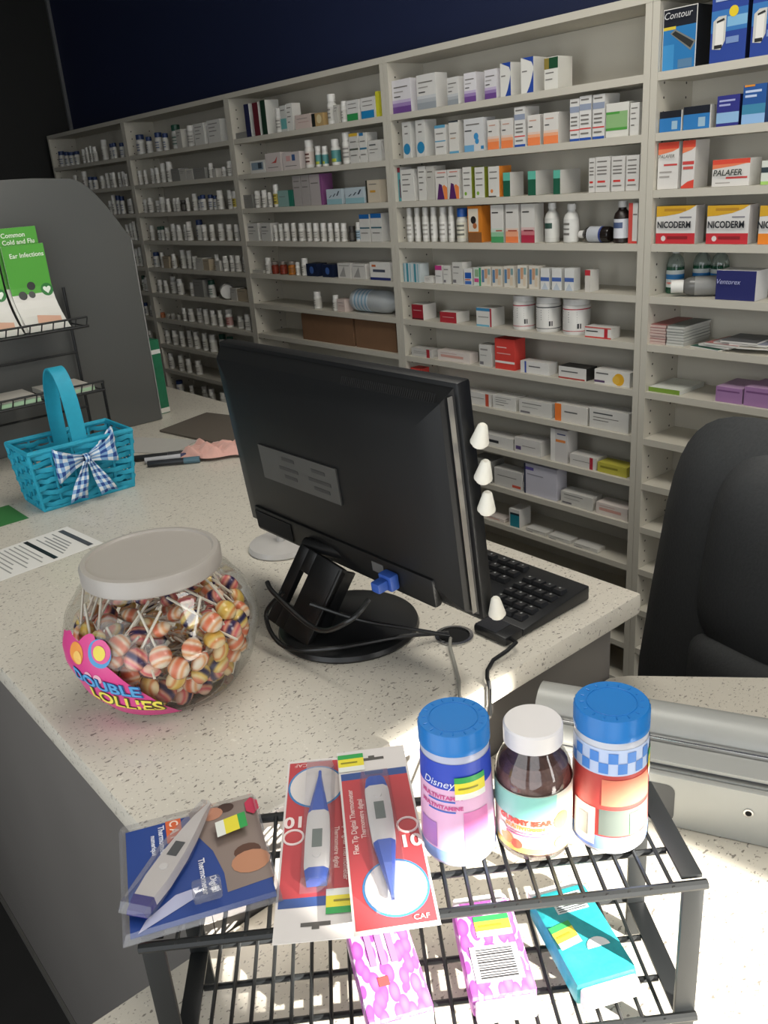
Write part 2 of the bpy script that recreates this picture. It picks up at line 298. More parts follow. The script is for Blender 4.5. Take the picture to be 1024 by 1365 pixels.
ITEMS = [
 (1,1,[('b',-5.045,0.0367,0.081,'navy'),('b',-4.962,0.0317,0.072,'navy'),('b',-4.887,0.0313,0.067,'navy'),('b',-4.813,0.031,0.066,'navy'),('b',-4.711,0.0218,0.07,'w'),('b',-4.661,0.0216,0.074,'w'),('b',-4.617,0.0171,0.078,'w'),('b',-4.569,0.0255,0.071,'w'),('b',-4.465,0.0334,0.095,'w'),('b',-4.387,0.0289,0.072,'navy'),('b',-4.329,0.0245,0.071,'navy'),('b',-4.272,0.0283,0.067,'navy')]),
 (1,2,[('b',-5.018,0.0277,0.071,'w'),('b',-4.888,0.0271,0.081,'w'),('b',-4.768,0.0311,0.094,'w'),('b',-4.692,0.0263,0.064,'navy'),('b',-4.633,0.0261,0.061,'navy'),('b',-4.57,0.0301,0.062,'w'),('b',-4.499,0.0255,0.072,'w'),('b',-4.443,0.0253,0.07,'w'),('b',-4.393,0.0209,0.071,'w'),('b',-4.348,0.0207,0.068,'w'),('b',-4.304,0.0206,0.07,'w'),('b',-4.256,0.0245,0.057,'w')]),
 (1,3,[('b',-4.521,0.0259,0.067,'w'),('b',-4.455,0.0256,0.094,'w'),('b',-4.4,0.0253,0.089,'navy'),('b',-4.346,0.0251,0.084,'navy'),('b',-4.289,0.0207,0.068,'w'),('b',-4.245,0.0206,0.07,'w'),('b',-4.207,0.0164,0.076,'w')]),
 (1,4,[('b',-4.348,0.0254,0.075,'w'),('b',-4.299,0.021,0.081,'w'),('b',-4.255,0.0208,0.088,'w'),('b',-4.212,0.0207,0.08,'w')]),
 (1,5,[('b',-4.29,0.0212,0.085,'w'),('b',-4.247,0.021,0.093,'w'),('b',-4.208,0.0167,0.079,'w')]),
 (1,6,[('b',-4.278,0.0214,0.075,'green'),('b',-4.231,0.0254,0.069,'w')]),
 (1,7,[('b',-4.285,0.0216,0.064,'navy'),('b',-4.241,0.0215,0.052,'w')]),
 (1,8,[('b',-4.283,0.0218,0.051,'w')]),
 (2,1,[('b',-4.064,0.0429,0.087,'navy'),('b',-3.98,0.0307,0.071,'navy'),('b',-3.888,0.0377,0.082,'navy'),('b',-3.814,0.0298,0.073,'navy'),('b',-3.72,0.0439,0.099,'green'),('x',-3.64,0.0481,0.074,'pale',0.05),('b',-3.566,0.039,0.083,'w'),('x',-3.461,0.0831,0.082,'white',0.05),('x',-3.337,0.1033,0.085,'white',0.05)]),
 (2,2,[('b',-4.104,0.0238,0.063,'w'),('b',-4.044,0.0196,0.063,'w'),('b',-3.984,0.0233,0.066,'w'),('b',-3.915,0.023,0.066,'w'),('b',-3.865,0.0266,0.082,'w'),('b',-3.799,0.0338,0.085,'w'),('x',-3.723,0.0712,0.052,'grey',0.05),('x',-3.653,0.0554,0.045,'pale',0.05),('x',-3.591,0.0541,0.042,'pale',0.05),('x',-3.508,0.0982,0.044,'grey',0.05),('b',-3.427,0.021,0.057,'w'),('x',-3.38,0.0311,0.034,'pale',0.04),('b',-3.337,0.024,0.037,'w'),('b',-3.271,0.0305,0.056,'w')]),
 (2,3,[('b',-4.115,0.0241,0.062,'w'),('b',-4.046,0.0278,0.067,'w'),('b',-3.982,0.0275,0.052,'w'),('b',-3.916,0.0311,0.066,'w'),('b',-3.855,0.0231,0.058,'w'),('b',-3.811,0.0229,0.057,'w'),('b',-3.767,0.0227,0.058,'w'),('b',-3.713,0.0337,0.047,'dark'),('b',-3.663,0.0185,0.055,'w'),('b',-3.622,0.0258,0.07,'w'),('b',-3.571,0.0219,0.059,'navy'),('b',-3.527,0.0253,0.063,'navy'),('b',-3.481,0.0251,0.062,'navy'),('b',-3.439,0.0213,0.057,'navy'),('b',-3.385,0.0316,0.076,'w'),('b',-3.317,0.0243,0.074,'w'),('b',-3.266,0.0274,0.069,'yellow')]),
 (2,4,[('b',-4.075,0.0242,0.068,'w'),('b',-4.01,0.024,0.061,'green'),('b',-3.955,0.0237,0.064,'green'),('b',-3.909,0.0235,0.057,'w'),('b',-3.844,0.0272,0.073,'w'),('b',-3.792,0.0269,0.069,'w'),('b',-3.745,0.0229,0.069,'w'),('b',-3.695,0.0302,0.081,'w'),('b',-3.621,0.0335,0.087,'navy'),('b',-3.553,0.0257,0.067,'w'),('b',-3.486,0.0254,0.066,'w'),('b',-3.418,0.0287,0.069,'w'),('b',-3.349,0.0283,0.065,'w'),('b',-3.285,0.0244,0.064,'w')]),
 (2,5,[('b',-4.083,0.0327,0.07,'navy'),('b',-4.01,0.0242,0.071,'w'),('x',-3.947,0.0625,0.054,'beige',0.05),('b',-3.885,0.0237,0.065,'w'),('b',-3.817,0.0312,0.083,'w'),('b',-3.754,0.027,0.081,'w'),('b',-3.682,0.0267,0.058,'w'),('x',-3.62,0.0617,0.053,'pale',0.05),('x',-3.561,0.0535,0.047,'beige',0.05),('b',-3.497,0.0258,0.068,'w'),('x',-3.458,0.0326,0.043,'pale',0.04),('b',-3.409,0.029,0.063,'w'),('b',-3.355,0.0251,0.067,'w'),('b',-3.303,0.0284,0.067,'w'),('b',-3.251,0.0246,0.062,'w')]),
 (2,6,[('b',-4.075,0.0289,0.063,'w'),('b',-4.014,0.0245,0.062,'w'),('b',-3.959,0.0324,0.081,'w'),('b',-3.87,0.0359,0.074,'w'),('b',-3.743,0.0273,0.061,'w'),('x',-3.664,0.0921,0.078,'grey',0.05),('b',-3.574,0.034,0.077,'green'),('jarlie',-3.457,0.1311,0.065,'w'),('x',-3.354,0.0504,0.053,'pale',0.05),('x',-3.285,0.0736,0.05,'beige',0.05)]),
 (2,7,[('b',-4.101,0.0252,0.026,'orange'),('b',-4.044,0.0249,0.022,'pale'),('b',-3.988,0.0247,0.026,'pale'),('b',-3.932,0.0244,0.026,'pale'),('b',-3.863,0.0242,0.063,'w'),('b',-3.81,0.0319,0.062,'w'),('b',-3.736,0.0315,0.067,'w'),('b',-3.66,0.0272,0.068,'w'),('b',-3.587,0.0307,0.069,'w'),('b',-3.518,0.0227,0.073,'w'),('b',-3.455,0.0337,0.08,'red'),('b',-3.368,0.0294,0.053,'w'),('b',-3.295,0.0327,0.068,'w')]),
 (2,8,[('b',-4.095,0.0296,0.066,'w'),('b',-4.009,0.0334,0.073,'w'),('b',-3.929,0.0247,0.075,'w'),('b',-3.871,0.0285,0.08,'w'),('b',-3.792,0.0322,0.083,'w'),('b',-3.707,0.0277,0.083,'w'),('b',-3.639,0.0391,0.081,'w'),('b',-3.559,0.0347,0.088,'green'),('b',-3.477,0.0342,0.084,'green')]),
 (2,9,[('b',-4.091,0.0299,0.08,'w'),('b',-3.985,0.0294,0.079,'w'),('b',-3.906,0.029,0.069,'w'),('b',-3.817,0.0327,0.07,'w')]),
 (2,10,[('b',-4.054,0.0387,0.071,'navy'),('b',-3.936,0.0253,0.058,'w'),('b',-3.805,0.033,0.072,'w'),('b',-3.715,0.0325,0.072,'w'),('b',-3.607,0.0319,0.068,'w')]),
 (3,1,[('x',-3.133,0.0813,0.022,'grey',0.06),('x',-3.075,0.0326,0.116,'spine_navy',0.05),('x',-3.013,0.037,0.115,'spine_maroon',0.05),('x',-2.961,0.0361,0.118,'spine_green',0.06),('b',-2.88,0.0276,0.082,'w'),('x',-2.833,0.039,0.087,'tealpic',0.04),('x',-2.792,0.0334,0.09,'white',0.04),('x',-2.715,0.0921,0.046,'pinkish',0.05),('x',-2.627,0.0662,0.042,'tan',0.05),('b',-2.56,0.0341,0.094,'w'),('x',-2.519,0.0209,0.057,'pale',0.04),('b',-2.486,0.0251,0.065,'w'),('x',-2.427,0.0639,0.062,'greenbot',0.05),('x',-2.347,0.0728,0.062,'bluebot',0.05),('x',-2.3,0.015,0.074,'yellowbox',0.03)]),
 (3,2,[('x',-3.044,0.1026,0.045,'bluelabel',0.05),('x',-2.931,0.1027,0.065,'pinkred',0.05),('x',-2.811,0.107,0.06,'pinkblue',0.05),('b',-2.716,0.036,0.093,'brownlabel'),('b',-2.656,0.0237,0.069,'tealyellow'),('b',-2.616,0.0234,0.066,'tealyellow'),('b',-2.559,0.0347,0.084,'tealyellow'),('b',-2.495,0.0341,0.1,'w'),('x',-2.437,0.0488,0.093,'stack_yellow',0.05),('x',-2.387,0.0357,0.091,'stack_blue',0.05),('x',-2.329,0.0654,0.064,'textbox',0.05)]),
 (3,3,[('x',-3.143,0.0628,0.051,'grey',0.05),('b',-3.088,0.0264,0.063,'w'),('b',-3.038,0.0262,0.064,'w'),('b',-2.995,0.0194,0.054,'w'),('b',-2.953,0.0257,0.082,'yellow'),('x',-2.876,0.1011,0.058,'tealside',0.04),('x',-2.792,0.0487,0.105,'greytall',0.05),('x',-2.739,0.0475,0.105,'greytall',0.05),('x',-2.674,0.0737,0.105,'purpleside',0.05),('x',-2.57,0.0878,0.051,'lightblue',0.05),('x',-2.453,0.1036,0.052,'lightblue',0.05),('x',-2.354,0.071,0.071,'beigelogo',0.05)]),
 (3,4,[('x',-3.134,0.0799,0.069,'textbox',0.04),('x',-3.037,0.0711,0.068,'textbox',0.04),('b',-2.981,0.0196,0.059,'w'),('b',-2.943,0.0195,0.064,'w'),('b',-2.907,0.0258,0.066,'w'),('b',-2.858,0.0223,0.066,'w'),('b',-2.808,0.0284,0.065,'w'),('b',-2.755,0.0218,0.065,'w'),('b',-2.714,0.0247,0.064,'w'),('b',-2.667,0.0244,0.064,'w'),('b',-2.623,0.0212,0.063,'w'),('b',-2.583,0.021,0.063,'w'),('b',-2.545,0.0238,0.062,'w'),('b',-2.5,0.0264,0.052,'dark'),('b',-2.459,0.0233,0.064,'bluelab'),('x',-2.412,0.0534,0.09,'bluetop',0.05),('x',-2.349,0.0558,0.092,'bluetop',0.05)]),
 (3,5,[('x',-3.134,0.0807,0.013,'pale',0.05),('b',-3.069,0.0271,0.062,'w'),('b',-3.022,0.0301,0.048,'amberred'),('b',-2.965,0.0331,0.05,'amberred'),('b',-2.904,0.0359,0.051,'amber'),('b',-2.855,0.0194,0.049,'w'),('b',-2.813,0.0288,0.064,'w'),('x',-2.751,0.0681,0.046,'navybox',0.05),('x',-2.651,0.0651,0.045,'navybox',0.05),('x',-2.549,0.0754,0.053,'greybox2',0.05),('x',-2.464,0.0767,0.052,'greybox2',0.05),('x',-2.346,0.1087,0.06,'navybottom',0.05)]),
 (3,6,[('b',-2.753,0.032,0.065,'w'),('b',-2.633,0.025,0.057,'w'),('x',-2.587,0.0456,0.045,'pinkish',0.04),('jug',-2.418,0.2654,0.08,'clear')]),
 (3,7,[('carton',-2.697,0.3287,0.104,'carton'),('carton',-2.405,0.2287,0.104,'carton')]),
 (4,1,[('x',-2.182,0.085,0.094,'purplegrad',0.05),('x',-2.07,0.0824,0.095,'greygrad',0.05),('x',-1.958,0.0464,0.073,'greygrad',0.05),('x',-1.888,0.0445,0.076,'purplegrad',0.05),('x',-1.809,0.0453,0.074,'purplegrad',0.05),('x',-1.753,0.0383,0.083,'blueswoosh',0.06),('x',-1.676,0.0417,0.086,'blueswoosh',0.06),('x',-1.595,0.0445,0.076,'greentop',0.06)]),
 (4,2,[('x',-2.17,0.0389,0.104,'bluedot',0.05),('x',-2.106,0.041,0.104,'bluedot',0.05),('x',-2.019,0.0456,0.082,'bluestripe',0.05),('x',-1.961,0.0378,0.089,'blueline',0.05),('x',-1.879,0.0781,0.088,'bluecorner',0.05),('x',-1.803,0.0431,0.077,'orangebot',0.05),('x',-1.751,0.0445,0.076,'orangebot',0.05),('x',-1.704,0.0379,0.1,'redline',0.06),('x',-1.654,0.0419,0.076,'orangebot',0.06),('x',-1.596,0.048,0.076,'orangebot',0.06),('x',-1.518,0.0288,0.1,'redline',0.06),('x',-1.484,0.0352,0.104,'redline',0.06),('x',-1.443,0.0366,0.103,'redline',0.06),('x',-1.387,0.0661,0.078,'greenpanel',0.06),('x',-1.337,0.0255,0.073,'white',0.06)]),
 (4,3,[('x',-2.217,0.0134,0.102,'tealmaroon',0.05),('x',-2.178,0.0613,0.095,'white',0.05),('x',-2.109,0.0347,0.1,'white',0.05),('x',-2.071,0.034,0.098,'pale',0.05),('x',-2.023,0.0497,0.084,'purpleorange',0.04),('x',-1.971,0.0483,0.084,'purpleorange',0.04),('x',-1.912,0.0374,0.087,'oliveside',0.05),('x',-1.861,0.0393,0.084,'oliveside',0.05),('x',-1.805,0.0439,0.083,'orangeside',0.05),('x',-1.756,0.0256,0.064,'tealspine',0.06),('x',-1.663,0.0269,0.063,'tealspine',0.08),('x',-1.576,0.0229,0.061,'tealspine',0.09),('x',-1.461,0.0189,0.084,'reddash',0.05),('x',-1.428,0.044,0.085,'reddash',0.05),('x',-1.381,0.0404,0.084,'reddash',0.05),('x',-1.338,0.0371,0.083,'reddash',0.05)]),
 (4,4,[('b',-2.19,0.0245,0.105,'clear'),('b',-2.152,0.0216,0.105,'clear'),('b',-2.114,0.024,0.105,'clear'),('b',-2.076,0.0238,0.105,'clear'),('b',-2.035,0.0287,0.105,'clear'),('b',-1.996,0.0207,0.105,'clear'),('b',-1.956,0.0383,0.099,'bluecap'),('x',-1.887,0.0562,0.104,'orangepic',0.05),('x',-1.796,0.0474,0.105,'greenfade',0.04),('x',-1.739,0.0487,0.105,'orangefade',0.04),('x',-1.679,0.0498,0.105,'maroonfade',0.04),('b',-1.608,0.0416,0.105,'lotion'),('b',-1.542,0.0431,0.1,'lotion2'),('darklie',-1.463,0.0992,0.041,'dark'),('b',-1.379,0.043,0.103,'syrup'),('x',-1.332,0.0267,0.098,'redside',0.05)]),
 (4,5,[('x',-2.218,0.0111,0.06,'tealstripe',0.04),('x',-2.195,0.0336,0.06,'tealstripe',0.04),('x',-2.158,0.033,0.059,'tealstripe',0.04),('x',-2.103,0.0392,0.02,'white',0.03),('x',-2.054,0.0312,0.056,'pinktop',0.03),('x',-2.016,0.0306,0.057,'greytext',0.03),('x',-1.968,0.0464,0.068,'greytext',0.04),('x',-1.922,0.0323,0.051,'bluedot2',0.03),('x',-1.883,0.0317,0.054,'greenpink',0.03),('x',-1.846,0.0372,0.057,'multi',0.03),('x',-1.802,0.0393,0.058,'multi',0.03),('x',-1.754,0.0383,0.061,'multi',0.03),('x',-1.703,0.0343,0.065,'multi',0.03),('x',-1.659,0.0362,0.064,'multi',0.03),('x',-1.618,0.0299,0.059,'bluemid',0.03),('x',-1.576,0.0318,0.06,'bluemid',0.03),('x',-1.532,0.031,0.061,'bluemid',0.03),('x',-1.47,0.0174,0.058,'redtop',0.04)]),
 (4,6,[('x',-2.165,0.0559,0.05,'maroonbox',0.06),('x',-2.019,0.076,0.034,'redbox',0.06),('x',-1.86,0.0635,0.056,'bluetopbox',0.06),('jar',-1.725,0.067,0.1,'redline'),('jar',-1.634,0.0726,0.1,'blackline'),('jar',-1.535,0.0776,0.1,'redline'),('x',-1.433,0.0866,0.03,'redwhite',0.04)]),
 (4,7,[('x',-2.157,0.1015,0.028,'greyred',0.04),('x',-2.002,0.1494,0.033,'pinkwhite',0.04),('x',-1.859,0.0516,0.068,'greytext',0.04),('x',-1.777,0.0801,0.094,'redtall',0.05),('x',-1.659,0.1096,0.035,'bluebar',0.04),('x',-1.519,0.0984,0.035,'blackend',0.05),('x',-1.384,0.1152,0.04,'yellowoval',0.05)]),
 (4,8,[('x',-2.191,0.0504,0.087,'redtall',0.04),('x',-1.912,0.1414,0.04,'redend',0.05),('x',-1.784,0.0944,0.043,'white',0.05),('x',-1.659,0.1263,0.044,'greytext',0.05),('x',-1.523,0.1169,0.052,'orangeend',0.05),('x',-1.391,0.1307,0.056,'textbox',0.05)]),
 (4,9,[('x',-1.838,0.1776,0.037,'textbold',0.05),('x',-1.69,0.1064,0.048,'purpletext',0.05),('x',-1.567,0.0625,0.101,'greyorange',0.05),('x',-1.478,0.0945,0.036,'maroonend',0.05),('x',-1.376,0.0992,0.029,'yellowgreen',0.05)]),
 (4,10,[('x',-1.889,0.0892,0.076,'grey',0.06),('x',-1.774,0.1196,0.06,'redcorner',0.05),('x',-1.64,0.1295,0.101,'lavender',0.05),('x',-1.5,0.117,0.041,'greytext',0.05),('x',-1.373,0.1089,0.036,'pinkwhite',0.05)]),
 (4,11,[('x',-1.848,0.1058,0.012,'pinkwhite',0.04),('x',-1.75,0.0422,0.061,'tealtall',0.06),('x',-1.66,0.0805,0.012,'greytext',0.04),('x',-1.565,0.0854,0.012,'greytext',0.04),('x',-1.464,0.0891,0.012,'greytext',0.04)]),
 (5,1,[('x',-1.224,0.0864,0.126,'meterblack',0.07),('x',-1.105,0.0838,0.142,'meterblue',0.05),('x',-1.014,0.078,0.142,'meterblue',0.05)]),
 (5,2,[('x',-1.237,0.06,0.045,'stripblack',0.03),('x',-1.169,0.0697,0.049,'stripblack',0.04),('x',-1.094,0.0535,0.063,'stripblue',0.05),('x',-1.034,0.0528,0.078,'stripblue2',0.05)]),
 (5,3,[('x',-1.239,0.055,0.105,'redwave',0.04),('x',-1.185,0.0333,0.105,'redwave2',0.06),('x',-1.077,0.0905,0.058,'redwavewide',0.05),('x',-0.972,0.0652,0.05,'greenstripe',0.05)]),
 (5,4,[('x',-1.211,0.1064,0.088,'patchred',0.04),('x',-1.076,0.1041,0.086,'patchred',0.04),('x',-0.954,0.0916,0.083,'patchorange',0.04)]),
 (5,5,[('x',-1.045,0.0989,0.068,'navyword',0.06)]),
 (5,7,[('x',-1.221,0.0914,0.012,'flatgreen',0.12),('x',-1.041,0.0686,0.038,'purplepack',0.1),('x',-0.958,0.0869,0.046,'purplepack',0.1)]),
]
# ================================================================== stock on the shelves
def R(x0, y0, x1, y1, c): return ('r', x0, y0, x1, y1, c)
def T(y, x0=0.12, x1=0.8, c='77736e', h=0.035): return ('r', x0, y, x1, y+h, c)
def D(cx, cy, r, c): return ('d', cx, cy, r, c)
def G(pts, c): return ('g', pts, c)
LINES = [T(.82), T(.66, .12, .6), T(.5, .12, .7), T(.3, .12, .5)]
def grad(a, b, c): return [R(0, 0, 1, .2, a), R(0, .2, 1, .31, b), R(0, .31, 1, .4, c), T(.76, .1, .85), T(.62, .1, .6, 'a09c98'), T(.48, .1, .45, '55504c')]
ST = {   # style: (plain words, front colour, side colour, printed marks)
 'white': ('plain white medicine box', 'd8d6d0', None, LINES), 'pale': ('pale small medicine box', 'c4c1b9', None, LINES[:2]), 'grey': ('grey medicine box', '8b8a85', None, LINES[:2]),
 'beige': ('beige medicine box', 'b3a58e', None, LINES[:1]), 'spine_navy': ('navy-fronted upright box', '262a4c', 'c9c9c4', []), 'spine_maroon': ('maroon-fronted upright box', '63222c', 'c9c9c4', []),
 'spine_green': ('dark green-fronted upright box', '1c3a2a', 'd6d5cf', []), 'tealpic': ('white box with teal patch', 'd2d2cc', None, [R(0,.1,1,.5,'6fb0ae'), T(.8)]),
 'pinkish': ('pinkish low box', 'd2c0b8', None, [T(.7), T(.45, .2, .9, 'b08a80')]), 'tan': ('black and tan box', 'b89a6a', None, [R(0,0,.3,1,'1f2420'), D(.65,.55,.22,'d9c9a0')]),
 'greenbot': ('white box with green base band', 'd8d6d2', None, [R(0,0,.9,.35,'2f8f4e'), T(.8), T(.6)]), 'bluebot': ('white box with blue base band', 'd8d6d2', None, [R(0,0,.9,.38,'1f7fb5'), T(.8), T(.6)]),
 'yellowbox': ('bright yellow slim box', 'd4cf3a', None, []), 'bluelabel': ('white box with slate label', 'dcdad4', None, [R(.1,.25,.9,.85,'8698a6'), R(.55,.35,.8,.8,'3a4652')]),
 'pinkred': ('pale pink box with red mark', 'd5cbc7', None, [G([(.35,.45),(.6,.55),(.8,.8),(.7,.45)],'c0524a'), T(.2)]), 'pinkblue': ('pale pink box with blue mark', 'd5cbc7', None, [R(.55,.5,.74,.85,'3f5f8f'), R(.2,.5,.45,.8,'d8a8a4'), T(.2)]),
 'stack_yellow': ('two-tier white box with yellow top', 'd4d2cc', None, [R(0,.9,1,1,'d8b23c'), R(0,.44,1,.5,'555a50'), T(.7), T(.25)]), 'stack_blue': ('two-tier white box with blue top', 'd4d2cc', None, [R(0,.9,.6,1,'2f6f9f'), R(0,.44,1,.5,'2f6f8f'), T(.7), T(.25)]),
 'textbox': ('white box with grey lettering', 'd2d0ca', None, [T(.75,.1,.6,'55585a',.07), T(.55,.1,.75), T(.4,.1,.5)]), 'tealside': ('teal-ended box', '8fb0aa', '2f7a68', [R(.72,0,1,1,'2f7a68'), T(.6,.1,.5)]),
 'greytall': ('tall grey wrapped box', 'a8a29f', None, [T(.8), T(.6)]), 'purpleside': ('tall grey box with purple edge', 'b5adab', '7d4a78', [R(.85,0,1,1,'8a4f86'), T(.7,.1,.7)]),
 'lightblue': ('light blue box with dark strokes', 'b9c6cd', None, [R(0,0,1,.35,'8fb5bd'), G([(.15,.45),(.3,.6),(.36,.6),(.22,.45)],'2f3a48'), G([(.4,.5),(.55,.7),(.62,.7),(.48,.5)],'2f3a48'), G([(.65,.55),(.8,.85),(.88,.85),(.74,.55)],'2f3a48')]),
 'beigelogo': ('beige box with amber stripe', 'c9bda9', None, [R(0,0,.12,1,'33352c'), R(.3,.45,.7,.55,'c8963c'), T(.8,.25,.8)]), 'bluetop': ('white box with royal blue top', 'd2d0ca', None, [R(0,.84,1,1,'1f5fa0'), R(0,.48,1,.53,'2f5f6f'), T(.3)]),
 'navybox': ('small navy box', '18233f', None, [D(.5,.5,.2,'3f5f9f')]), 'greybox2': ('pale box with grey triangle', 'cfccc6', None, [G([(.1,.1),(.5,.8),(.6,.1)],'9a9894'), T(.82,.1,.9)]),
 'navybottom': ('white box with navy base line', 'dedcd6', None, [R(0,0,1,.15,'25306a'), R(.15,.45,.75,.6,'4a4f5f'), R(.1,.74,.3,.86,'c86a3a')]),
 'purplegrad': ('white box fading to purple', 'dcd9dc', None, grad('6e4a8e','9a80b4','c4b6d2')), 'greygrad': ('white box fading to grey', 'd9d7d3', None, grad('989ea4','b0b4b8','c9cbcd')),
 'blueswoosh': ('tall white box with blue swoosh', 'dedcd6', None, [G([(1,0),(1,.62),(.86,.4),(.68,.18),(.45,0)],'26479b'), G([(.1,1),(1,1),(1,.72),(.86,.86)],'26479b'), T(.6,.1,.5)]),
 'greentop': ('white box with dark green top', 'dddbd3', None, [R(0,.64,1,.98,'1c4a30'), R(0,.64,.35,.98,'8a7a3a'), T(.5,.1,.7), T(.3,.1,.6)]),
 'bluedot': ('slim box with blue round spot', 'd2d1cc', None, [D(.5,.25,.42,'2d86b5'), T(.86,.3,.7), T(.66,.3,.7)]), 'bluestripe': ('white box with pale blue lid', 'd9d7d2', None, [R(0,.9,1,1,'5f9fc0'), R(0,.44,1,.48,'5f9fc0'), T(.7), T(.25)]),
 'blueline': ('slim box with blue base edge', 'd6d3cc', None, [R(0,0,1,.07,'5f9fc0'), R(0,.95,1,1,'3a3f45'), T(.6), T(.45,.15,.7,'b89a80')]), 'bluecorner': ('wide white box with blue figures', 'd2d2d2', None, [R(0,0,.5,.2,'6fa8d0'), D(.62,.45,.12,'3f8fc5'), D(.66,.3,.1,'3f8fc5'), R(.85,.05,1,.15,'2f7fb5'), T(.62,.05,.4,'333'), T(.8)]),
 'orangebot': ('white box fading to orange', 'dad6d0', None, [R(0,0,1,.26,'ee8650'), R(0,.26,1,.36,'efaa82'), R(0,.36,1,.44,'e4c9b8'), T(.8,.15,.7,'c89a88'), T(.6,.1,.4,'3a3634')]),
 'redline': ('tall white box with blue base', 'dbd9d5', None, [R(0,0,1,.06,'2f55a8'), R(0,.25,1,.28,'cc3f3a'), R(0,.68,1,.82,'939cb0'), T(.9), T(.55), T(.45), T(.36), T(.14)]),
 'greenpanel': ('wide white box with green panel', 'd9d7cf', None, [R(0,.2,.95,.75,'8db57c'), R(0,.2,.95,.28,'4f9a44'), R(0,.68,.6,.75,'4f9a44')]), 'tealmaroon': ('teal and maroon box', '4f9aa0', 'dad8d4', [R(.5,.1,.85,.65,'6e2436'), R(0,.86,1,1,'8a2a3a')]),
 'purpleorange': ('box with purple and orange peaks', 'd9d5cf', None, [G([(.1,0),(.3,.55),(.55,.5),(.75,0)],'562862'), G([(.75,0),(.6,.45),(.75,.5),(1,.4),(1,0)],'e8864a'), T(.9,.2,.9,'d08070'), T(.75)]),
 'oliveside': ('white box with olive side', 'dcdad4', '7f8a2a', [D(.3,.15,.14,'7fae3a'), T(.8), T(.6), T(.4)]), 'orangeside': ('white box with orange side', 'dcdad4', 'd8842e', [D(.3,.2,.12,'e08a4a'), T(.8), T(.6), R(0,0,.7,.04,'333')]),
 'tealspine': ('green-fronted white carton', '1f5a44', 'd4d2cd', [R(0,.66,1,1,'5fb5a0')]), 'reddash': ('white box with red dash', 'd4d1cc', None, [R(.15,.27,.7,.33,'d03f3a'), T(.85), T(.7), T(.6), T(.5), T(.15)]),
 'orangepic': ('orange box with dark cartoon spot', 'd9842e', 'd9842e', [R(.05,.3,.78,.93,'e2d8c6'), R(.0,.0,1,.28,'8a5a34'), D(.42,.62,.2,'2a2626'), D(.52,.46,.15,'b06a40')]),
 'greenfade': ('tall white box fading to green', 'd6d3cd', None, [R(0,0,1,.16,'4a9a62'), R(0,.16,1,.28,'8fc09a'), R(0,.28,1,.38,'c3d2c4'), T(.78,.1,.6,'3a3634'), T(.3,.4,.9,'b05a48')]),
 'orangefade': ('tall white box fading to orange', 'd6d3cd', None, [R(0,0,1,.16,'ee8450'), R(0,.16,1,.3,'eda684'), R(0,.3,1,.38,'e2c8b8'), T(.78,.1,.6,'3a3634'), T(.3,.2,.9,'b0503a')]),
 'maroonfade': ('tall white box fading to crimson', 'd6d3cd', None, [R(0,0,1,.2,'b03048'), R(0,.2,1,.32,'cc7a80'), R(0,.32,1,.4,'dcbcb8'), T(.78,.1,.6,'3a3634'), T(.3,.2,.9,'7a2030')]),
 'redside': ('red and white tall box', 'd8d6d0', None, [R(0,0,.45,1,'cf5048'), R(.45,0,1,.06,'cf3f3a'), T(.7,.5,.95)]), 'tealstripe': ('teal striped small box', 'c9d2d4', None, [R(.1,0,.4,1,'3f8fa0'), R(.6,0,.75,1,'8fb8c0')]),
 'pinktop': ('small white box with magenta top', 'd9d7d3', None, [R(0,.75,1,1,'c23f86'), T(.4)]), 'greytext': ('white box with faint grey print', 'd0cec8', None, [T(.75,.1,.7,'8a8884',.07), T(.5,.1,.6,'9a9894'), R(.05,.08,.35,.22,'77757a')]),
 'bluedot2': ('small box with blue square', 'd6d5d2', None, [R(.1,.4,.9,.75,'2457a8'), R(.1,.05,.9,.25,'3f6ab0'), R(.1,.3,.8,.36,'c0503f')]), 'greenpink': ('small green and pink box', 'cfd6ce', None, [R(.75,0,1,1,'3fa06a'), R(.1,.2,.7,.4,'d0508a'), R(.2,.5,.7,.9,'8fb08a')]),
 'multi': ('small drops box with patchwork print', 'd8d2c6', None, [R(.05,.2,.3,.85,'5a80a5'), R(.35,.4,.65,.9,'c89a7a'), R(.6,.1,.9,.5,'d8c8b0'), R(.7,.6,.95,.9,'7fa0a0')]),
 'bluemid': ('small white box with blue middle', 'd9d9d6', None, [R(0,.4,1,.58,'4a66a8'), G([(.1,0),(.5,.35),(.9,0)],'b9c2cc')]), 'redtop': ('white box with red corner', 'cfcac2', 'd9d7d2', [R(0,.75,1,1,'b8303a')]),
 'maroonbox': ('maroon-fronted white carton', '9a2430', 'dad8d2', [T(.6,.15,.85,'d8b8b4'), R(0,.02,1,.1,'4a1a20')]), 'redbox': ('red-fronted low white carton', 'ae303a', 'd8d6d0', [T(.5,.15,.85,'e0c0bc')]),
 'bluetopbox': ('white box with blue lid edge', 'dcdad4', 'd2d0ca', [R(0,.84,1,1,'3f86b0'), R(.9,0,1,1,'b02a3a'), T(.5), R(0,0,.85,.1,'6fb0c8')]), 'redwhite': ('long white box with red band', 'dcdad5', None, [R(0,0,1,.12,'c8403a'), R(.74,0,.87,1,'b83038'), T(.55,.05,.5,'333',.1), R(0,.88,1,1,'c8605a')]),
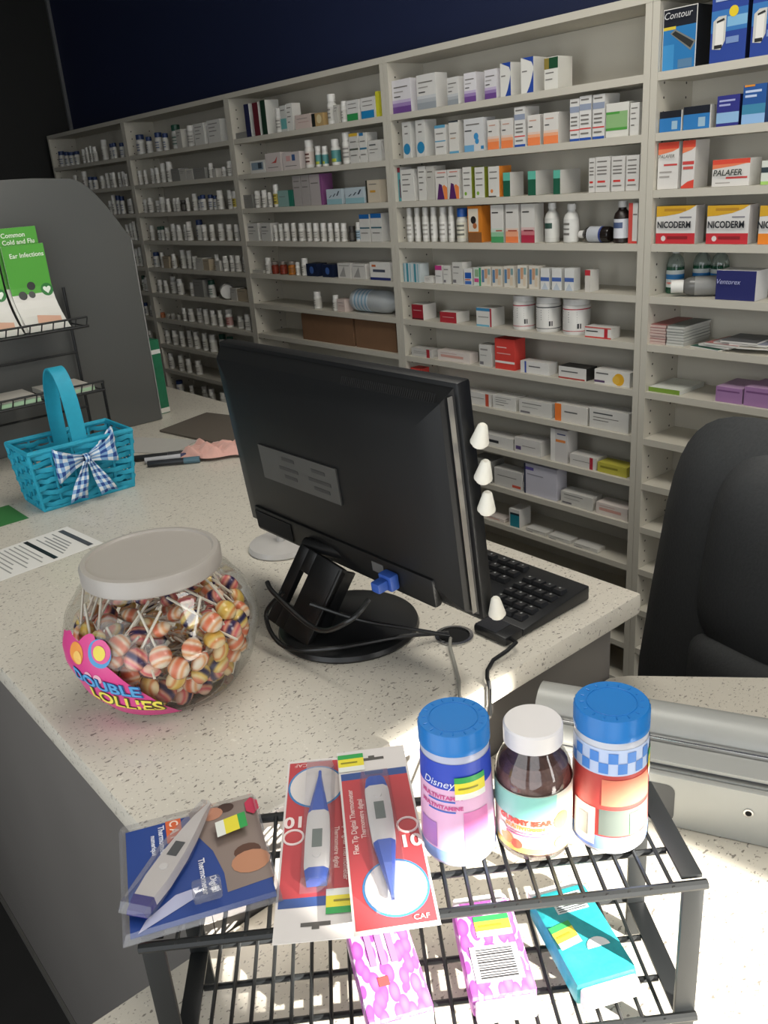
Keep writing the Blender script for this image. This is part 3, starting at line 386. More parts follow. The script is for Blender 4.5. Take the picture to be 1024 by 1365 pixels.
 'greyred': ('long grey box with red end', 'c4c2bd', None, [R(.75,0,.9,1,'a83038'), T(.6), T(.4)]), 'pinkwhite': ('long white box with pink print', 'ddd3cc', None, [R(.1,.35,.8,.6,'d2a296'), T(.75,.1,.6,'c09088')]), 'redtall': ('bright red carton', 'd6463e', None, [R(0,.2,1,.27,'eee4e0'), T(.7,.1,.6,'eec0ba'), T(.5,.1,.8,'e8a09a')]),
 'bluebar': ('long white box with blue bar', 'dcdad6', None, [R(.15,0,.21,1,'3f55a8'), T(.55,.3,.7,'666',.1)]), 'blackend': ('long white box with black end', 'd6d4cf', '2a2a2a', [R(0,0,.95,.12,'a8403a'), T(.55,.1,.7,'666',.1)]), 'yellowoval': ('white box with yellow oval', 'dedcd6', None, [D(.7,.45,.15,'e0aa2e'), D(.62,.4,.1,'e6b84a'), R(0,.1,.3,.25,'5a4468'), T(.7,.05,.4,'666',.09)]),
 'redend': ('long white box with red end stripe', 'd6d3ce', None, [R(.84,0,.94,1,'c0503a'), T(.55)]), 'orangeend': ('white box with orange end', 'd8d4cd', None, [R(0,0,.2,1,'ee8038'), T(.55,.3,.7,'666',.08)]), 'textbold': ('white box with bold black word', 'dad8d3', None, [R(.08,.35,.65,.6,'33353a')]),
 'purpletext': ('white box with purple square', 'd4d1cd', None, [R(.05,.2,.25,.45,'5a4a78'), T(.5,.3,.8)]), 'greyorange': ('upright grey box with orange line', 'd2cecb', None, [R(0,0,.28,1,'e6e3de'), R(.32,.62,.9,.7,'e08a4a'), T(.85,.4,.9,'4a5080')]), 'maroonend': ('white box with maroon end band', 'd2cfca', None, [R(.76,0,.88,1,'b0303f'), T(.5)]),
 'yellowgreen': ('low yellow-green box', 'bdb54a', None, [T(.5,.1,.7,'8a8430',.2)]), 'lavender': ('square lavender-white box', 'cdcbd6', None, [R(.03,.8,.3,.9,'6a60a8'), R(0,0,.05,1,'3a3f55'), T(.65,.1,.6,'9a98a4')]), 'redcorner': ('long white box with red corner', 'd0ceca', None, [R(.65,.1,.95,.25,'c85a48'), T(.6)]),
 'tealtall': ('tall white box with teal panel', 'd8d6d2', None, [R(.1,0,1,.68,'2a8596'), R(.1,.68,1,.8,'2a3540')]),
 'meterblack': ('black and blue meter box', '171b26', '191c22', [R(0,0,1,.70,'2b78b4'), R(.02,0,.35,.42,'3f8fc8'), R(0,.66,.38,.71,'d8c040'), G([(.22,.60),(.36,.66),(.98,.42),(.84,.28)],'7a7c78'), G([(.27,.59),(.37,.63),(.92,.41),(.83,.32)],'2c2d2c'), R(.48,.02,.9,.16,'5a7fa0'), R(.0,.985,1,1,'d8d6d0'), R(.975,0,1,1,'d8d6d0'), R(0,0,.02,1,'c8c6c0')]),
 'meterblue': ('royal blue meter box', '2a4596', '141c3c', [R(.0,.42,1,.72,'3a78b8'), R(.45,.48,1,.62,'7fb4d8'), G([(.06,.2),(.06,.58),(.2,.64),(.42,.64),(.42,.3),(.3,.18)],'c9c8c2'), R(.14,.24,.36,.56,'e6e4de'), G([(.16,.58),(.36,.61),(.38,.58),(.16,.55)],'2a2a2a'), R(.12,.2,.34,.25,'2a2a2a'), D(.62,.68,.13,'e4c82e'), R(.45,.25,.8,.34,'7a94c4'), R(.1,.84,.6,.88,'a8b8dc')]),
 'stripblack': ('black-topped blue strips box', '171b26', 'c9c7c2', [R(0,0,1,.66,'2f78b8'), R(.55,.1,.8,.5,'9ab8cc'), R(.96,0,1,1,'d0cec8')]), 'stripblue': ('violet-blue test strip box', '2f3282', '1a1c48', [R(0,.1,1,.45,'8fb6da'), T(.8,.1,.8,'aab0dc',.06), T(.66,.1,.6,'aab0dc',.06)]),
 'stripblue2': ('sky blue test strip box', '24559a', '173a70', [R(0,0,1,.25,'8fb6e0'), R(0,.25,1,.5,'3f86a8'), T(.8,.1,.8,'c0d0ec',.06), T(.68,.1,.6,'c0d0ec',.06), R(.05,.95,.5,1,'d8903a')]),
 'redwave': ('tall white box with red wave', 'dedbd6', None, [R(0,.86,1,1,'de4e3a'), G([(0,.86),(1,.86),(.7,.8),(0,.74)],'e8805a'), R(.3,.5,.95,.54,'cc4a48'), T(.35,.1,.7,'a8a29c'), T(.25,.1,.6,'a8a29c')]),
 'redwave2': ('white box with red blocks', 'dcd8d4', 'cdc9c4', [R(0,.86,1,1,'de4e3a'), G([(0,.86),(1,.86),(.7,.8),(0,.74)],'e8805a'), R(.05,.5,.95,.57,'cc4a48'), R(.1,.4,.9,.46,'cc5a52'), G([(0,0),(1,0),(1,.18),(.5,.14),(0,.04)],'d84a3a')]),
 'redwavewide': ('wide white box with red wave', 'dedbd6', None, [R(0,.82,1,1,'de4e3a'), G([(0,.82),(1,.84),(.6,.75),(0,.66)],'e8805a'), R(.38,.28,.95,.35,'cc4a48'), T(.12,.1,.5,'a8a29c')]), 'greenstripe': ('white and lime box with dark band', 'd9ded4', None, [R(0,.5,1,.72,'2f3f45'), R(0,0,1,.14,'a8d070')]),
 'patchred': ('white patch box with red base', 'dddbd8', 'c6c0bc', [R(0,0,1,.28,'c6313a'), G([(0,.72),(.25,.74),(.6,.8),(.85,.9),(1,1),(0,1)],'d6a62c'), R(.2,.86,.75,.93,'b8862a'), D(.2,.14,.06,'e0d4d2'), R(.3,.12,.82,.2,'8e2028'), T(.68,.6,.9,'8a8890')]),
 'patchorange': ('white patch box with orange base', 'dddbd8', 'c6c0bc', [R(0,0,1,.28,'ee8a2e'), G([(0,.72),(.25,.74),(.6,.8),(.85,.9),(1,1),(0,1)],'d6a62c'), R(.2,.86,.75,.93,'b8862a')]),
 'navyword': ('navy box with white corner', '262a66', 'd4d4d6', [R(.1,.58,.6,.6,'262a66')]), 'flatgreen': ('flat olive-green edged pack', '7a9a3a', 'd9dcd4', []), 'purplepack': ('purple paper-wrapped pack', 'a27aa8', 'b494b8', [T(.7,.05,.9,'7a5280',.1)]),
}
def box_mesh(w, d, h, style):
    words, fc, sc, marks = ST[style]; mb = MB(); sc = sc or fc
    f, s = ink(fc), ink(sc)
    mb.add([(-w/2,0,0),(w/2,0,0),(w/2,0,h),(-w/2,0,h)], [(0,1,2,3)], f)
    mb.add([(-w/2,0,0),(w/2,0,0),(w/2,d,0),(-w/2,d,0),(-w/2,0,h),(w/2,0,h),(w/2,d,h),(-w/2,d,h)], [(0,3,2,1),(1,2,6,5),(2,3,7,6),(3,0,4,7)], s)
    mb.add([(-w/2,0,h),(w/2,0,h),(w/2,d,h),(-w/2,d,h)], [(0,1,2,3)], s if style not in ('patchred','patchorange','redwave') else ink('8a7a60'))
    e = 0.0003
    for k, q in enumerate(marks):
        y = -e*(1+0.35*k)
        if q[0] == 'r': pts = [(q[1],q[2]),(q[3],q[2]),(q[3],q[4]),(q[1],q[4])]; c = q[5]
        elif q[0] == 'd': pts = [(q[1]+q[3]*math.cos(a*PI/7), q[2]+q[3]*math.sin(a*PI/7)*w/h) for a in range(14)]; c = q[4]
        else: pts = q[1]; c = q[2]
        pts = [((min(max(px,0),1)-.5)*w, y, min(max(pz,0),1)*h) for px, pz in pts]
        n = len(pts); area = sum(pts[i][0]*pts[(i+1)%n][2]-pts[(i+1)%n][0]*pts[i][2] for i in range(n))
        if area < 0: pts = pts[::-1]
        mb.add(pts, [tuple(range(n))], ink(c))
    return mb
# bottles: unit diameter, unit height
BST = {  # style: words, body, cap, label colour, label marks
 'w': ('white pill bottle', 'd9d7d1', 'dedcd7', 'c9c6be', '8a8782'), 'navy': ('white pill bottle with navy cap', 'd2d1cc', '1f3565', 'c4c2bb', '5a6480'), 'green': ('white pill bottle with green cap', 'd2d1cc', '1d4a3a', 'c4c2bb', '5a7468'),
 'dark': ('dark small bottle', '33302c', '3a3733', '55514a', '2a2826'), 'yellow': ('white bottle with yellow label', 'd6d4ce', 'dedcd7', 'c8b54a', '6a5a28'), 'orange': ('small orange-brown bottle', '9a5a34', 'b06a44', 'a86a44', '6a3a24'),
 'pale': ('short greyish pill bottle', 'a5a29a', 'b2afa8', '9a978f', '6a6862'), 'red': ('white bottle with reddish label', 'd6d4ce', 'dedcd7', 'b08a84', '8a4a48'), 'brownlabel': ('tall white bottle with brown label', 'd9d5cf', 'dedcd7', 'd0c4ba', '5a2a24'),
 'tealyellow': ('white bottle with teal and yellow label', 'd9d7d1', 'dedcd7', '4f8a8a', 'b4b83c'), 'bluelab': ('white bottle with pale blue label', 'd6d4ce', 'dedcd7', '9ab2c0', '55606a'), 'amberred': ('amber-red pill bottle', '7a2f1c', '8a8078', '8a3520', '5a2014'),
 'amber': ('amber-orange pill bottle', 'b06a24', '8a8078', 'b8742e', '6a4018'), 'clear': ('clear slim bottle of white tablets', 'cfcdc6', 'd6d4ce', 'dcdad5', 'a8a49c'), 'bluecap': ('wide bottle with bright blue cap', 'c9c7bc', '1f57a8', 'd4d0be', '6a6a60'),
 'lotion': ('tall translucent bottle with green mark', 'c9c8c2', 'd9d8d4', 'd0cfc9', '2a4a40'), 'lotion2': ('tall white bottle with grey print', 'd2d1cc', 'dedcd8', 'd6d5d0', '77746e'), 'syrup': ('dark brown syrup bottle', '241a18', 'd6d4d0', 'd2d4da', '4a5a80'),
}
BOTTLE_MESH = {}
def bottle_meshes(st):
    if st in BOTTLE_MESH: return BOTTLE_MESH[st]
    words, bc, cc, lc, mc = BST[st]
    bm_, cm_ = pm('bottle_'+bc, bc, 0.35, var=0.03), pm('cap_'+cc, cc, 0.4, var=0.03)
    tallneck = st in ('syrup', 'lotion', 'lotion2')
    if tallneck: prof = [(.46,0),(.5,.03),(.5,.62),(.42,.72),(.24,.80),(.22,.86)]; z0, z1, rc = .85, 1.0, .27
    elif st == 'clear': prof = [(.44,0),(.48,.03),(.48,.70),(.36,.77),(.34,.80)]; z0, z1, rc = .79, 1.0, .40
    else: prof = [(.46,0),(.5,.03),(.5,.64),(.42,.71),(.38,.76)]; z0, z1, rc = .75, 1.0, .44
    body = MB().lathe(prof, bm_, 16).mesh('pill_bottle', SM)
    cap = MB().lathe([(rc,z0),(rc,z1-.03),(rc*.93,z1)], cm_, 16).mesh('cap', SM)
    lab = MB().lathe([(.503,.12),(.503,.58)], ink(lc), 16, cap=False)
    for zz in ((.2, .26), (.34, .38), (.46, .52)) if st not in ('tealyellow', 'syrup', 'lotion') else ((.14, .26),) if st == 'tealyellow' else ((.36, .5),):
        n = 16; sel = range(9, 15)
        vs = []; fs = []
        for i, k in enumerate(sel):
            a = 2*PI*k/n; vs += [(.507*math.cos(a), .507*math.sin(a), zz[0]), (.507*math.cos(a), .507*math.sin(a), zz[1])]
            if i: fs.append((2*i-2, 2*i, 2*i+1, 2*i-1))
        lab.add(vs, fs, ink(mc))
    BOTTLE_MESH[st] = (body, cap, lab.mesh('label', SM))
    return BOTTLE_MESH[st]
def place_label(words, i, bay, shelf):
    return '%s, %s item from left, %s shelf down, %s bay' % (words, ORD[i], ORD[shelf], ORD[bay])
BOXES = {}
def stock():
    tub_cap = pm('tub_cap_white', 'dcdad6', 0.4); glass = M_CLEAR
    for bay, shelf, row in ITEMS:
        z = SHELF_Z[shelf-1]+0.0004
        for i, it in enumerate(row, 1):
            k, x, w, h, st = it[:5]; dep = it[5] if len(it) > 5 else 0.05
            y = YF+0.012
            if bay in (1, 2) and k == 'b': y += random.choice((0, 0.004, 0.012))
            grp = {'b': 'bottles on the wall shelves', 'x': 'boxes on the wall shelves'}.get(k)
            if k == 'b':
                body, cap, lab = bottle_meshes(st)
                o = link('pill_bottle', body, None, (x, y+w/2, z), (0, 0, random.uniform(-.5, .5))); o.scale = (w, w, h)
                link('cap', cap, o); link('label', lab, o)
                tag(o, place_label(BST[st][0], i, bay, shelf), 'bottle', grp)
            elif k == 'x':
                o = box_mesh(w, dep, h, st).build('medicine_box', None, None, (x, y, z), (0, 0, random.uniform(-.05, .05) if w < .05 else 0))
                tag(o, place_label(ST[st][0], i, bay, shelf), 'box', grp)
                BOXES[bay, shelf, i] = (o, w, h)
            elif k == 'jar':
                mk = {'redline': 'b0303f', 'blackline': '33343a'}[st]
                o = MB().lathe([(w*.48,0),(w*.5,.004),(w*.5,h*.80),(w*.47,h*.82)], pm('tub_white', 'dcdad6', .4), 28).build('supplement_tub', None, SM, (x, y+w/2, z), (0, 0, 0.2))
                MB().lathe([(w*.49,h*.825),(w*.49,h*.985),(w*.46,h)], tub_cap, 28).build('cap', o, SM)
                l = MB().lathe([(w*.503,h*.08),(w*.503,h*.78)], ink('dddbd6'), 28, cap=False)
                l.lathe([(w*.505,h*.70),(w*.505,h*.73)], ink(mk), 28, cap=False); l.lathe([(w*.505,h*.1),(w*.505,h*.12)], ink(mk), 28, cap=False)
                for zz in (.62, .56, .48, .42, .36): 
                    for a0, a1 in ((3.9, 5.2),):
                        l.add([(w*.506*math.cos(a), w*.506*math.sin(a), h*q) for a in (a0, (a0+a1)/2, a1) for q in (zz, zz+.022)], [(0,2,3,1),(2,4,5,3)], ink('7a787c'))
                l.add([(w*.507*math.cos(a), w*.507*math.sin(a), h*q) for a in (5.2, 5.5) for q in (.18, .32)], [(0,2,3,1)], ink('3a3a3c'))
                l.build('label', o, SM)
                tag(o, place_label({'redline': 'large white tub with red line', 'blackline': 'large white tub with black line'}[st], i, bay, shelf), 'tub')
            elif k == 'carton':
                t = tag(empty('cardboard_carton', (x, y+0.005, z)), place_label('brown cardboard carton', i, bay, shelf), 'carton')
                m = pm('cardboard', '7a5a40', 0.85, var=0.1, scale=25, bump=0.1)
                MB().box((-w/2, 0, 0), (w/2, 0.12, h*.97), m).build('body', t)
                for q in (0, 1): MB().box((-w/2+.001, 0.001+q*.0605, h*.972), (w/2-.001, 0.0595+q*.0605, h*.985), m).build('flap', t)
                MB().box((-w/2+.002, 0.052, h*.986), (w/2-.002, 0.068, h*.99), pm('packing_tape', '9a8a72', .3)).build('tape', t)
            elif k == 'jug':
                h = min(h, .085); w -= .012; r = h*.5; t = tag(empty('plastic_jug', (x-w/2+.002, y+r+.004, z+r*1.02+.0005)), 'clear plastic jug with pale blue label lying on its side', 'jug'); t.rotation_euler = (0, PI/2, 0)
                mj = clear_mat('milky_plastic', (.92, .94, .95), .1, 'dfe4e6', .6)
                MB().lathe([(r*.9,0.0),(r,.01),(r,w*.62),(r*.92,w*.76),(r*.45,w*.9),(r*.36,w*.93)], mj, 24).build('body', t, SM)
                MB().lathe([(r*.4,w*.925),(r*.4,w*.99)], tub_cap, 20).build('cap', t, SM)
                l = MB().lathe([(r*1.006,w*.08),(r*1.006,w*.42)], ink('c6ced4'), 24, cap=False)
                for q in (.12, .2, .28, .36): l.lathe([(r*1.01,w*q),(r*1.01,w*(q+.03))], ink('7fa8c0'), 24, cap=False)
                l.build('label', t, SM)
            elif k == 'jarlie':
                r = h*.5; t = tag(empty('white_jar', (x-w*.3, y+r, z+r)), place_label('fat white jar lying on its side', i, bay, shelf), 'jar'); t.rotation_euler = (0, PI/2, -0.5); t.location.y += .02
                MB().lathe([(r*.97,0.0),(r,.004),(r,w*.45),(r*.9,w*.48)], pm('tub_white', 'dcdad6', .4), 20).build('body', t, SM)
                MB().lathe([(r*.93,w*.485),(r*.93,w*.66)], tub_cap, 20).build('cap', t, SM)
            elif k == 'darklie':
                r = h*.5; t = tag(empty('syrup_bottle', (x+w/2, y+r+.002, z+r)), place_label('dark bottle lying on its side', i, bay, shelf), 'bottle'); t.rotation_euler = (0, -PI/2, 0)
                md = pm('dark_glass', '1c1614', .2)
                MB().lathe([(r*.92,0),(r,.004),(r,w*.68),(r*.8,w*.78),(r*.42,w*.84),(r*.42,w*.87)], md, 20).build('body', t, SM)
                MB().lathe([(r*.5,w*.865),(r*.5,w)], tub_cap, 16).build('cap', t, SM)
                l = MB().lathe([(r*1.01,w*.22),(r*1.01,w*.66)], ink('b9bcc2'), 20, cap=False); l.lathe([(r*1.015,w*.22),(r*1.015,w*.28)], ink('2f3f80'), 20, cap=False); l.build('label', t, SM)
    # named lettering on the big boxes of the right-hand bay
    def front(bay, shelf, i, txt, size, cx, cz, col, **k):
        o, w, h = BOXES[bay, shelf, i]
        lettering(txt, size, ink(col), o, lambda x, y: (x+(cx-.5)*w, -0.0045, y+cz*h), **k)
    for i in (1, 2, 3): front(5, 4, i, 'NICODERM', .021, .48, .5, '23272e', bold=.0006, sx=.84)
    front(5, 3, 1, 'PALAFER', .011, .45, .70, '3a3f3a', shear=.2); front(5, 3, 3, 'PALAFER', .018, .43, .5, '3a3f3a', shear=.2, bold=.0003)
    front(5, 1, 1, 'Contour', .020, .45, .88, 'd0d0d0', shear=.2)
    front(5, 5, 1, 'Ventorex', .016, .32, .62, 'b8bce0', shear=.3)
    # mouthwash bottles, dark lying bottle, booklets and leaflets of the right-hand bay
    z5 = SHELF_Z[4]+.0004
    gm = clear_mat('green_liquid_plastic', (.5, .62, .55), .12, '1f5a42', .75); gn = clear_mat('clear_neck', (.85, .9, .87), .12, 'a8b4ae', .25)
    words = ['nearest', 'middle', 'farthest']
    for i, (x, y) in enumerate(((-1.244, 2.026), (-1.196, 2.070), (-1.148, 2.072))):
        t = tag(empty('mouthwash_bottle', (x, y, z5)), 'green bottle with blue and white label under patch boxes, %s of three' % words[i], 'bottle', 'green bottles under the patch boxes')
        MB().lathe([(.020,0),(.022,.004),(.022,.066)], gm, 20).build('liquid', t, SM)
        MB().lathe([(.0222,.0662),(.0222,.072),(.017,.088),(.009,.096),(.008,.099)], gn, 20).build('neck', t, SM)
        MB().lathe([(.0095,.0985),(.0095,.106)], pm('clear_cap', 'b8bcba', .3), 14).build('cap', t, SM)
        l = MB().lathe([(.0223,.016),(.0223,.058)], ink('d0d6d4'), 20, cap=False); l.lathe([(.0225,.036),(.0225,.048)], ink('2a78b8'), 20, cap=False)
        l.add([(.0226*math.cos(a), .0226*math.sin(a), q) for a in (4.2, 4.6, 5.0) for q in (.024, .029)], [(0,2,3,1),(2,4,5,3)], ink('d86a60')); l.build('label', t, SM)
    t = tag(empty('lotion_bottle', (-1.145, 2.005, z5+.0243)), 'grey bottle with white cap lying in front of green bottles', 'bottle'); t.rotation_euler = (PI/2, 0, -1.05)
    md = pm('smoky_bottle', '6a6a68', .2); r = .0238
    MB().lathe([(r*.9,-.050),(r,-.045),(r,.03),(r*.85,.045),(r*.62,.052)], md, 22).build('body', t, SM)
    MB().lathe([(r*.66,.0525),(r*.66,.082)], pm('chalk_white_cap', 'e0dfda', .5), 20).build('cap', t, SM)
    MB().lathe([(r*1.006,-.03),(r*1.006,.026)], ink('8d8d8b'), 22, cap=False).build('label', t, SM)
    z6 = SHELF_Z[5]+.0004
    for s, (x, c, top) in enumerate(((-1.249, 'c9b2aa', '9a5a58'), (-1.197, 'c6c6c0', '6f7570'))):
        for q in range(7):
            o = MB().box((-.024, 0, 0), (.024, .125, .0062), ink(c))
            o.box((-.0245, -.0005, .0063), (.0245, .1255, .0069), ink(top))
            o = o.build('booklet', None, None, (x+random.uniform(-.001, .001), 1.962+random.uniform(0, .003), z6+q*.0072), (0, 0, random.uniform(-.01, .01)))
            tag(o, '%s-covered booklet, %s from the bottom of its stack on sixth shelf' % (('red', 'grey')[s], ORD[q+1]), 'booklet', 'stacked booklets on the sixth shelf of the rightmost bay')
    lw = [('dark green', '2a5a4a'), ('white', 'd0d0cc'), ('red and grey', 'a86a68'), ('grey', '9a9c9c'), ('black-edged', '55575a'), ('slate blue', '8a8fa0'), ('cream', 'c9c4b8')]
    for q, (nm, c) in enumerate(lw):
        o = MB().box((-.045, 0, 0), (.045, .10, .003+.001*(q % 3)), ink('d4d2cc')); o.box((-.0452, -.0002, .0031+.001*(q % 3)), (.0452, .1002, .0036+.001*(q % 3)), ink(c))
        o = o.build('leaflet', None, None, (-1.115+.022*q, 1.962+.004*(q % 2), z6+.0055*(q if q < 4 else 8-q)), (0, 0, -.25+.07*q))
        tag(o, '%s leaflet in the loose pile beside the booklet stacks' % nm, 'leaflet', 'loose leaflets on the sixth shelf of the rightmost bay')
stock()
# ================================================================== counters
CT = 1.04        # high worktop surface
LT = 0.895       # low worktop surface
def counters():
    # high worktop: long slab, deeper at its far left end
    poly = [(-3.4, .229), (-.64, .229), (-.64, .995), (-1.62, .995), (-1.62, 1.25), (-3.4, 1.25)]
    o = MB().prism(poly, CT-.034, CT, M_QUARTZ, bev=.005).build('high_worktop', None, SM)
    tag(o, 'long speckled white stone worktop under the monitor and candy jar', 'worktop')
    t = tag(empty('counter_cabinet', (-2.0, .6, 0)), 'dark grey laminate base cabinet under the high worktop', 'counter')
    L = lambda a, b, m, n: MB().box((a[0]+2.0, a[1]-.6, a[2]), (b[0]+2.0, b[1]-.6, b[2]), m).build(n, t)
    L((-3.38, .25, .03), (-.675, .268, CT-.036), M_LAMINATE, 'front_panel')
    L((-.693, .269, .03), (-.675, .97, CT-.036), M_LAMINATE, 'end_panel')
    L((-3.38, .953, .03), (-.694, .97, CT-.036), M_LAMINATE, 'back_panel')
    L((-3.38, .269, .03), (-3.362, .952, CT-.036), M_LAMINATE, 'end_panel')
    L((-3.37, .2445, 0), (-.676, .2495, .029), pm('brushed_kick_strip', '8d8a84', .35, .6), 'kick_strip')
    # low worktop beside it, running towards the viewer
    poly = [(-.672, -.25), (.05, -.25), (.05, 1.60), (-.09, 1.485), (-.50, 1.126), (-.655, .99), (-.672, .965)]
    o = MB().prism(poly, LT-.034, LT, M_QUARTZ, bev=.005).build('low_worktop', None, SM)
    tag(o, 'lower speckled white worktop under the wire rack', 'worktop')
    t = tag(empty('desk_cabinet', (-.3, .4, 0)), 'dark grey panels carrying the lower worktop', 'counter')
    MB().box((-.30, -.62, 0), (-.282, .42, LT-.036), M_LAMINATE).build('side_panel', t)
    MB().box((.29, -.62, 0), (.308, .42, LT-.036), M_LAMINATE).build('side_panel', t)
    MB().box((-.281, .3, .1), (.289, .318, LT-.036), M_LAMINATE).build('back_panel', t)
counters()

# ================================================================== monitor, seen from behind
def monitor():
    t = tag(empty('computer_monitor', (-.886, .635, CT)), 'black flat monitor seen from behind, on a slotted stand', 'monitor')
    tilt = Matrix.Translation((0, .006, .244)) @ Matrix.Rotation(.094, 4, 'X')   # panel frame: x right, y to the screen side, z up the panel
    w, h = .25, .1485
    MB().box((-w, 0, -h), (w, .020, h), M_BLACKM, .004).xf(tilt).build('bezel', t, SM)
    MB().box((-w+.012, .0202, -h+.02), (w-.012, .0206, h-.012), pm('screen_glass', '0a0c10', .1)).xf(tilt).build('screen', t)
    s = MB()   # tapered back shell
    def shell(x, z0, z1, y): return [(-x, y, z0), (x, y, z0), (x, y, z1), (-x, y, z1)]
    a = shell(w-.006, -h+.006, h-.006, -.0003); b = shell(w-.014, -h+.016, h-.02, -.016); c = shell(w-.05, -h+.04, h-.05, -.026)
    fs = []
    for k in (0, 4):
        for i in range(4): fs.append((k+i, k+(i+1) % 4, k+4+(i+1) % 4, k+4+i))
    fs.append((8, 9, 10, 11)); s.add(a+b+c, fs, M_BLACKM).xf(tilt)
    sh = s.build('back_shell', t, math.radians(20))
    MB().box((w-.0068, -.0105, -h+.012), (w-.0055, -.0040, h-.014), pm('bevel_highlight', 'a8a49c', .3, .6)).xf(tilt).build('highlight_strip', t)  # highlight along the shell bevel, put in as a pale strip
    v = MB(); dk = pm('vent_black', '030303', .8)
    for i in range(46):
        x = .065+i*.0036
        v.add([(x, -.0172, h-.020), (x+.0018, -.0172, h-.020), (x+.0040, -.0140, h-.0095), (x+.0022, -.0140, h-.0095)], [(0, 1, 2, 3)], dk)
    q = v.xf(tilt @ Matrix.Translation((0, -.0012, 0))).build('vent_slots', sh); q['kind'] = 'stuff'
    p = MB().box((-.148, -.0285, -.038), (.036, -.0262, .014), pm('foil_label', '4c4c4a', .45, .2, var=.12))
    for x, z, ww in ((-.09, .003, .03), (-.02, .0, .03), (-.10, -.012, .045), (-.03, -.014, .05), (-.09, -.024, .03), (-.02, -.026, .035)):
        p.box((x, -.0289, z-.002), (x+ww, -.0286, z+.003), ink('2f2f30'))
    p.xf(tilt).build('rating_label', t)
    # chin with connectors
    MB().box((-.20, -.030, -h+.012), (.20, -.0175, -h+.052), M_BLACKM, .004).xf(tilt).build('chin', t, SM)
    MB().box((-.195, -.0315, -h+.018), (-.10, -.0302, -h+.046), dk).xf(tilt).build('recess', t)  # dark plate on the chin, recess shade put into its colour
    MB().box((.085, -.0312, -h+.030), (.108, -.0302, -h+.044), ink('5a5a5a')).xf(tilt).build('port_label', t)
    vg = MB().box((.113, -.045, -h+.020), (.137, -.0305, -h+.042), pm('vga_blue', '2f55a8', .45), .003); vg.box((.117, -.062, -h+.024), (.133, -.0452, -h+.038), pm('vga_blue', '2f55a8', .45), .003)
    vg.xf(tilt).build('video_plug', t, SM)
    # stand
    b = MB(); b.lathe([(.100, .0006), (.102, .004), (.100, .010), (.092, .014), (.03, .017)], M_BLACKP, 48); b.build('base', t, SM)
    n = MB()   # slanting neck with a cable slot
    lo, hi = Vector((-.025, -.086, .0185)), Vector((-.010, -.024, .118))
    ax = (hi-lo); L = ax.length; az = ax.normalized(); xx = Vector((1, 0.25, 0)).normalized(); yy = az.cross(xx).normalized(); xx = yy.cross(az)
    M = Matrix((xx, yy, az)).transposed().to_4x4(); M.translation = lo
    n.box((-.042, -.006, 0), (-.024, .006, L), M_BLACKP, .002); n.box((-.008, -.006, 0), (.042, .006, L), M_BLACKP, .002)
    n.box((-.0245, -.006, 0), (-.0075, .006, L*.30), M_BLACKP, .002); n.box((-.0245, -.006, L*.72), (-.0075, .006, L), M_BLACKP, .002)
    n.box((.036, -.0062, .02), (.042, .028, L*.98), M_BLACKP, .002); n.xf(M).build('neck', t, SM)
    MB().tube([(-.058, -.020, .122), (.05, .006, .122)], .010, M_BLACKP, 14).build('hinge', t, SM)
    # cables hanging from the back
    def cable(pts, r, m):
        P = [Vector(p) for p in pts]; out = []
        for i in range(len(P)-1):
            p0, p1, p2, p3 = P[max(i-1, 0)], P[i], P[i+1], P[min(i+2, len(P)-1)]
            for k in range(8):
                u = k/8; out.append(.5*((2*p1)+(-p0+p2)*u+(2*p0-5*p1+4*p2-p3)*u*u+(-p0+3*p1-3*p2+p3)*u**3))
        out.append(P[-1]); return MB().tube(out, r, m, 8)
    grey = pm('grey_cable', '5a5a58', .5)
    cable([(.125, -.055, .11), (.12, -.085, .09), (.06, -.095, .06), (-.02, -.102, .085), (-.045, -.098, .095)], .0035, M_BLACKP).build('video_cable', t, SM)
    cable([(-.02, -.09, .085), (-.04, -.11, .05), (.0, -.112, .018), (.06, -.075, .022), (.10, .02, .016), (.128, .075, .008)], .0032, M_BLACKP).build('power_cable', t, SM)
    cable([(.02, -.075, .075), (.07, -.03, .05), (.105, .02, .03), (.135, .07, .009)], .0028, M_BLACKP).build('data_cable', t, SM)
    # white cone clips pushed onto the screen-side edge
    wm = pm('white_cone_plastic', 'e2dfd2', .5)
    for i, z in enumerate((.088, .045, .006, -.132)):
        o = MB().lathe([(.0105, 0), (.0105, .002), (.0055, .022), (.0035, .024)], wm, 18)
        o.lathe([(.0075, -.004), (.0075, -.0001)], wm, 14)
        m = Matrix.Translation((-.886, .635, CT)) @ tilt @ Matrix.Translation((w+.0098, .014, z-.010 if i < 3 else z-.012)) @ Matrix.Rotation((.35, .3, .2, 0)[i], 4, 'Y')
        o = o.build('cone_clip', None, SM); o.matrix_world = m
        tag(o, 'white plastic cone stuck to the monitor edge, %s from the top' % ORD[i+1], 'clip', 'white cones on the monitor edge')
monitor()

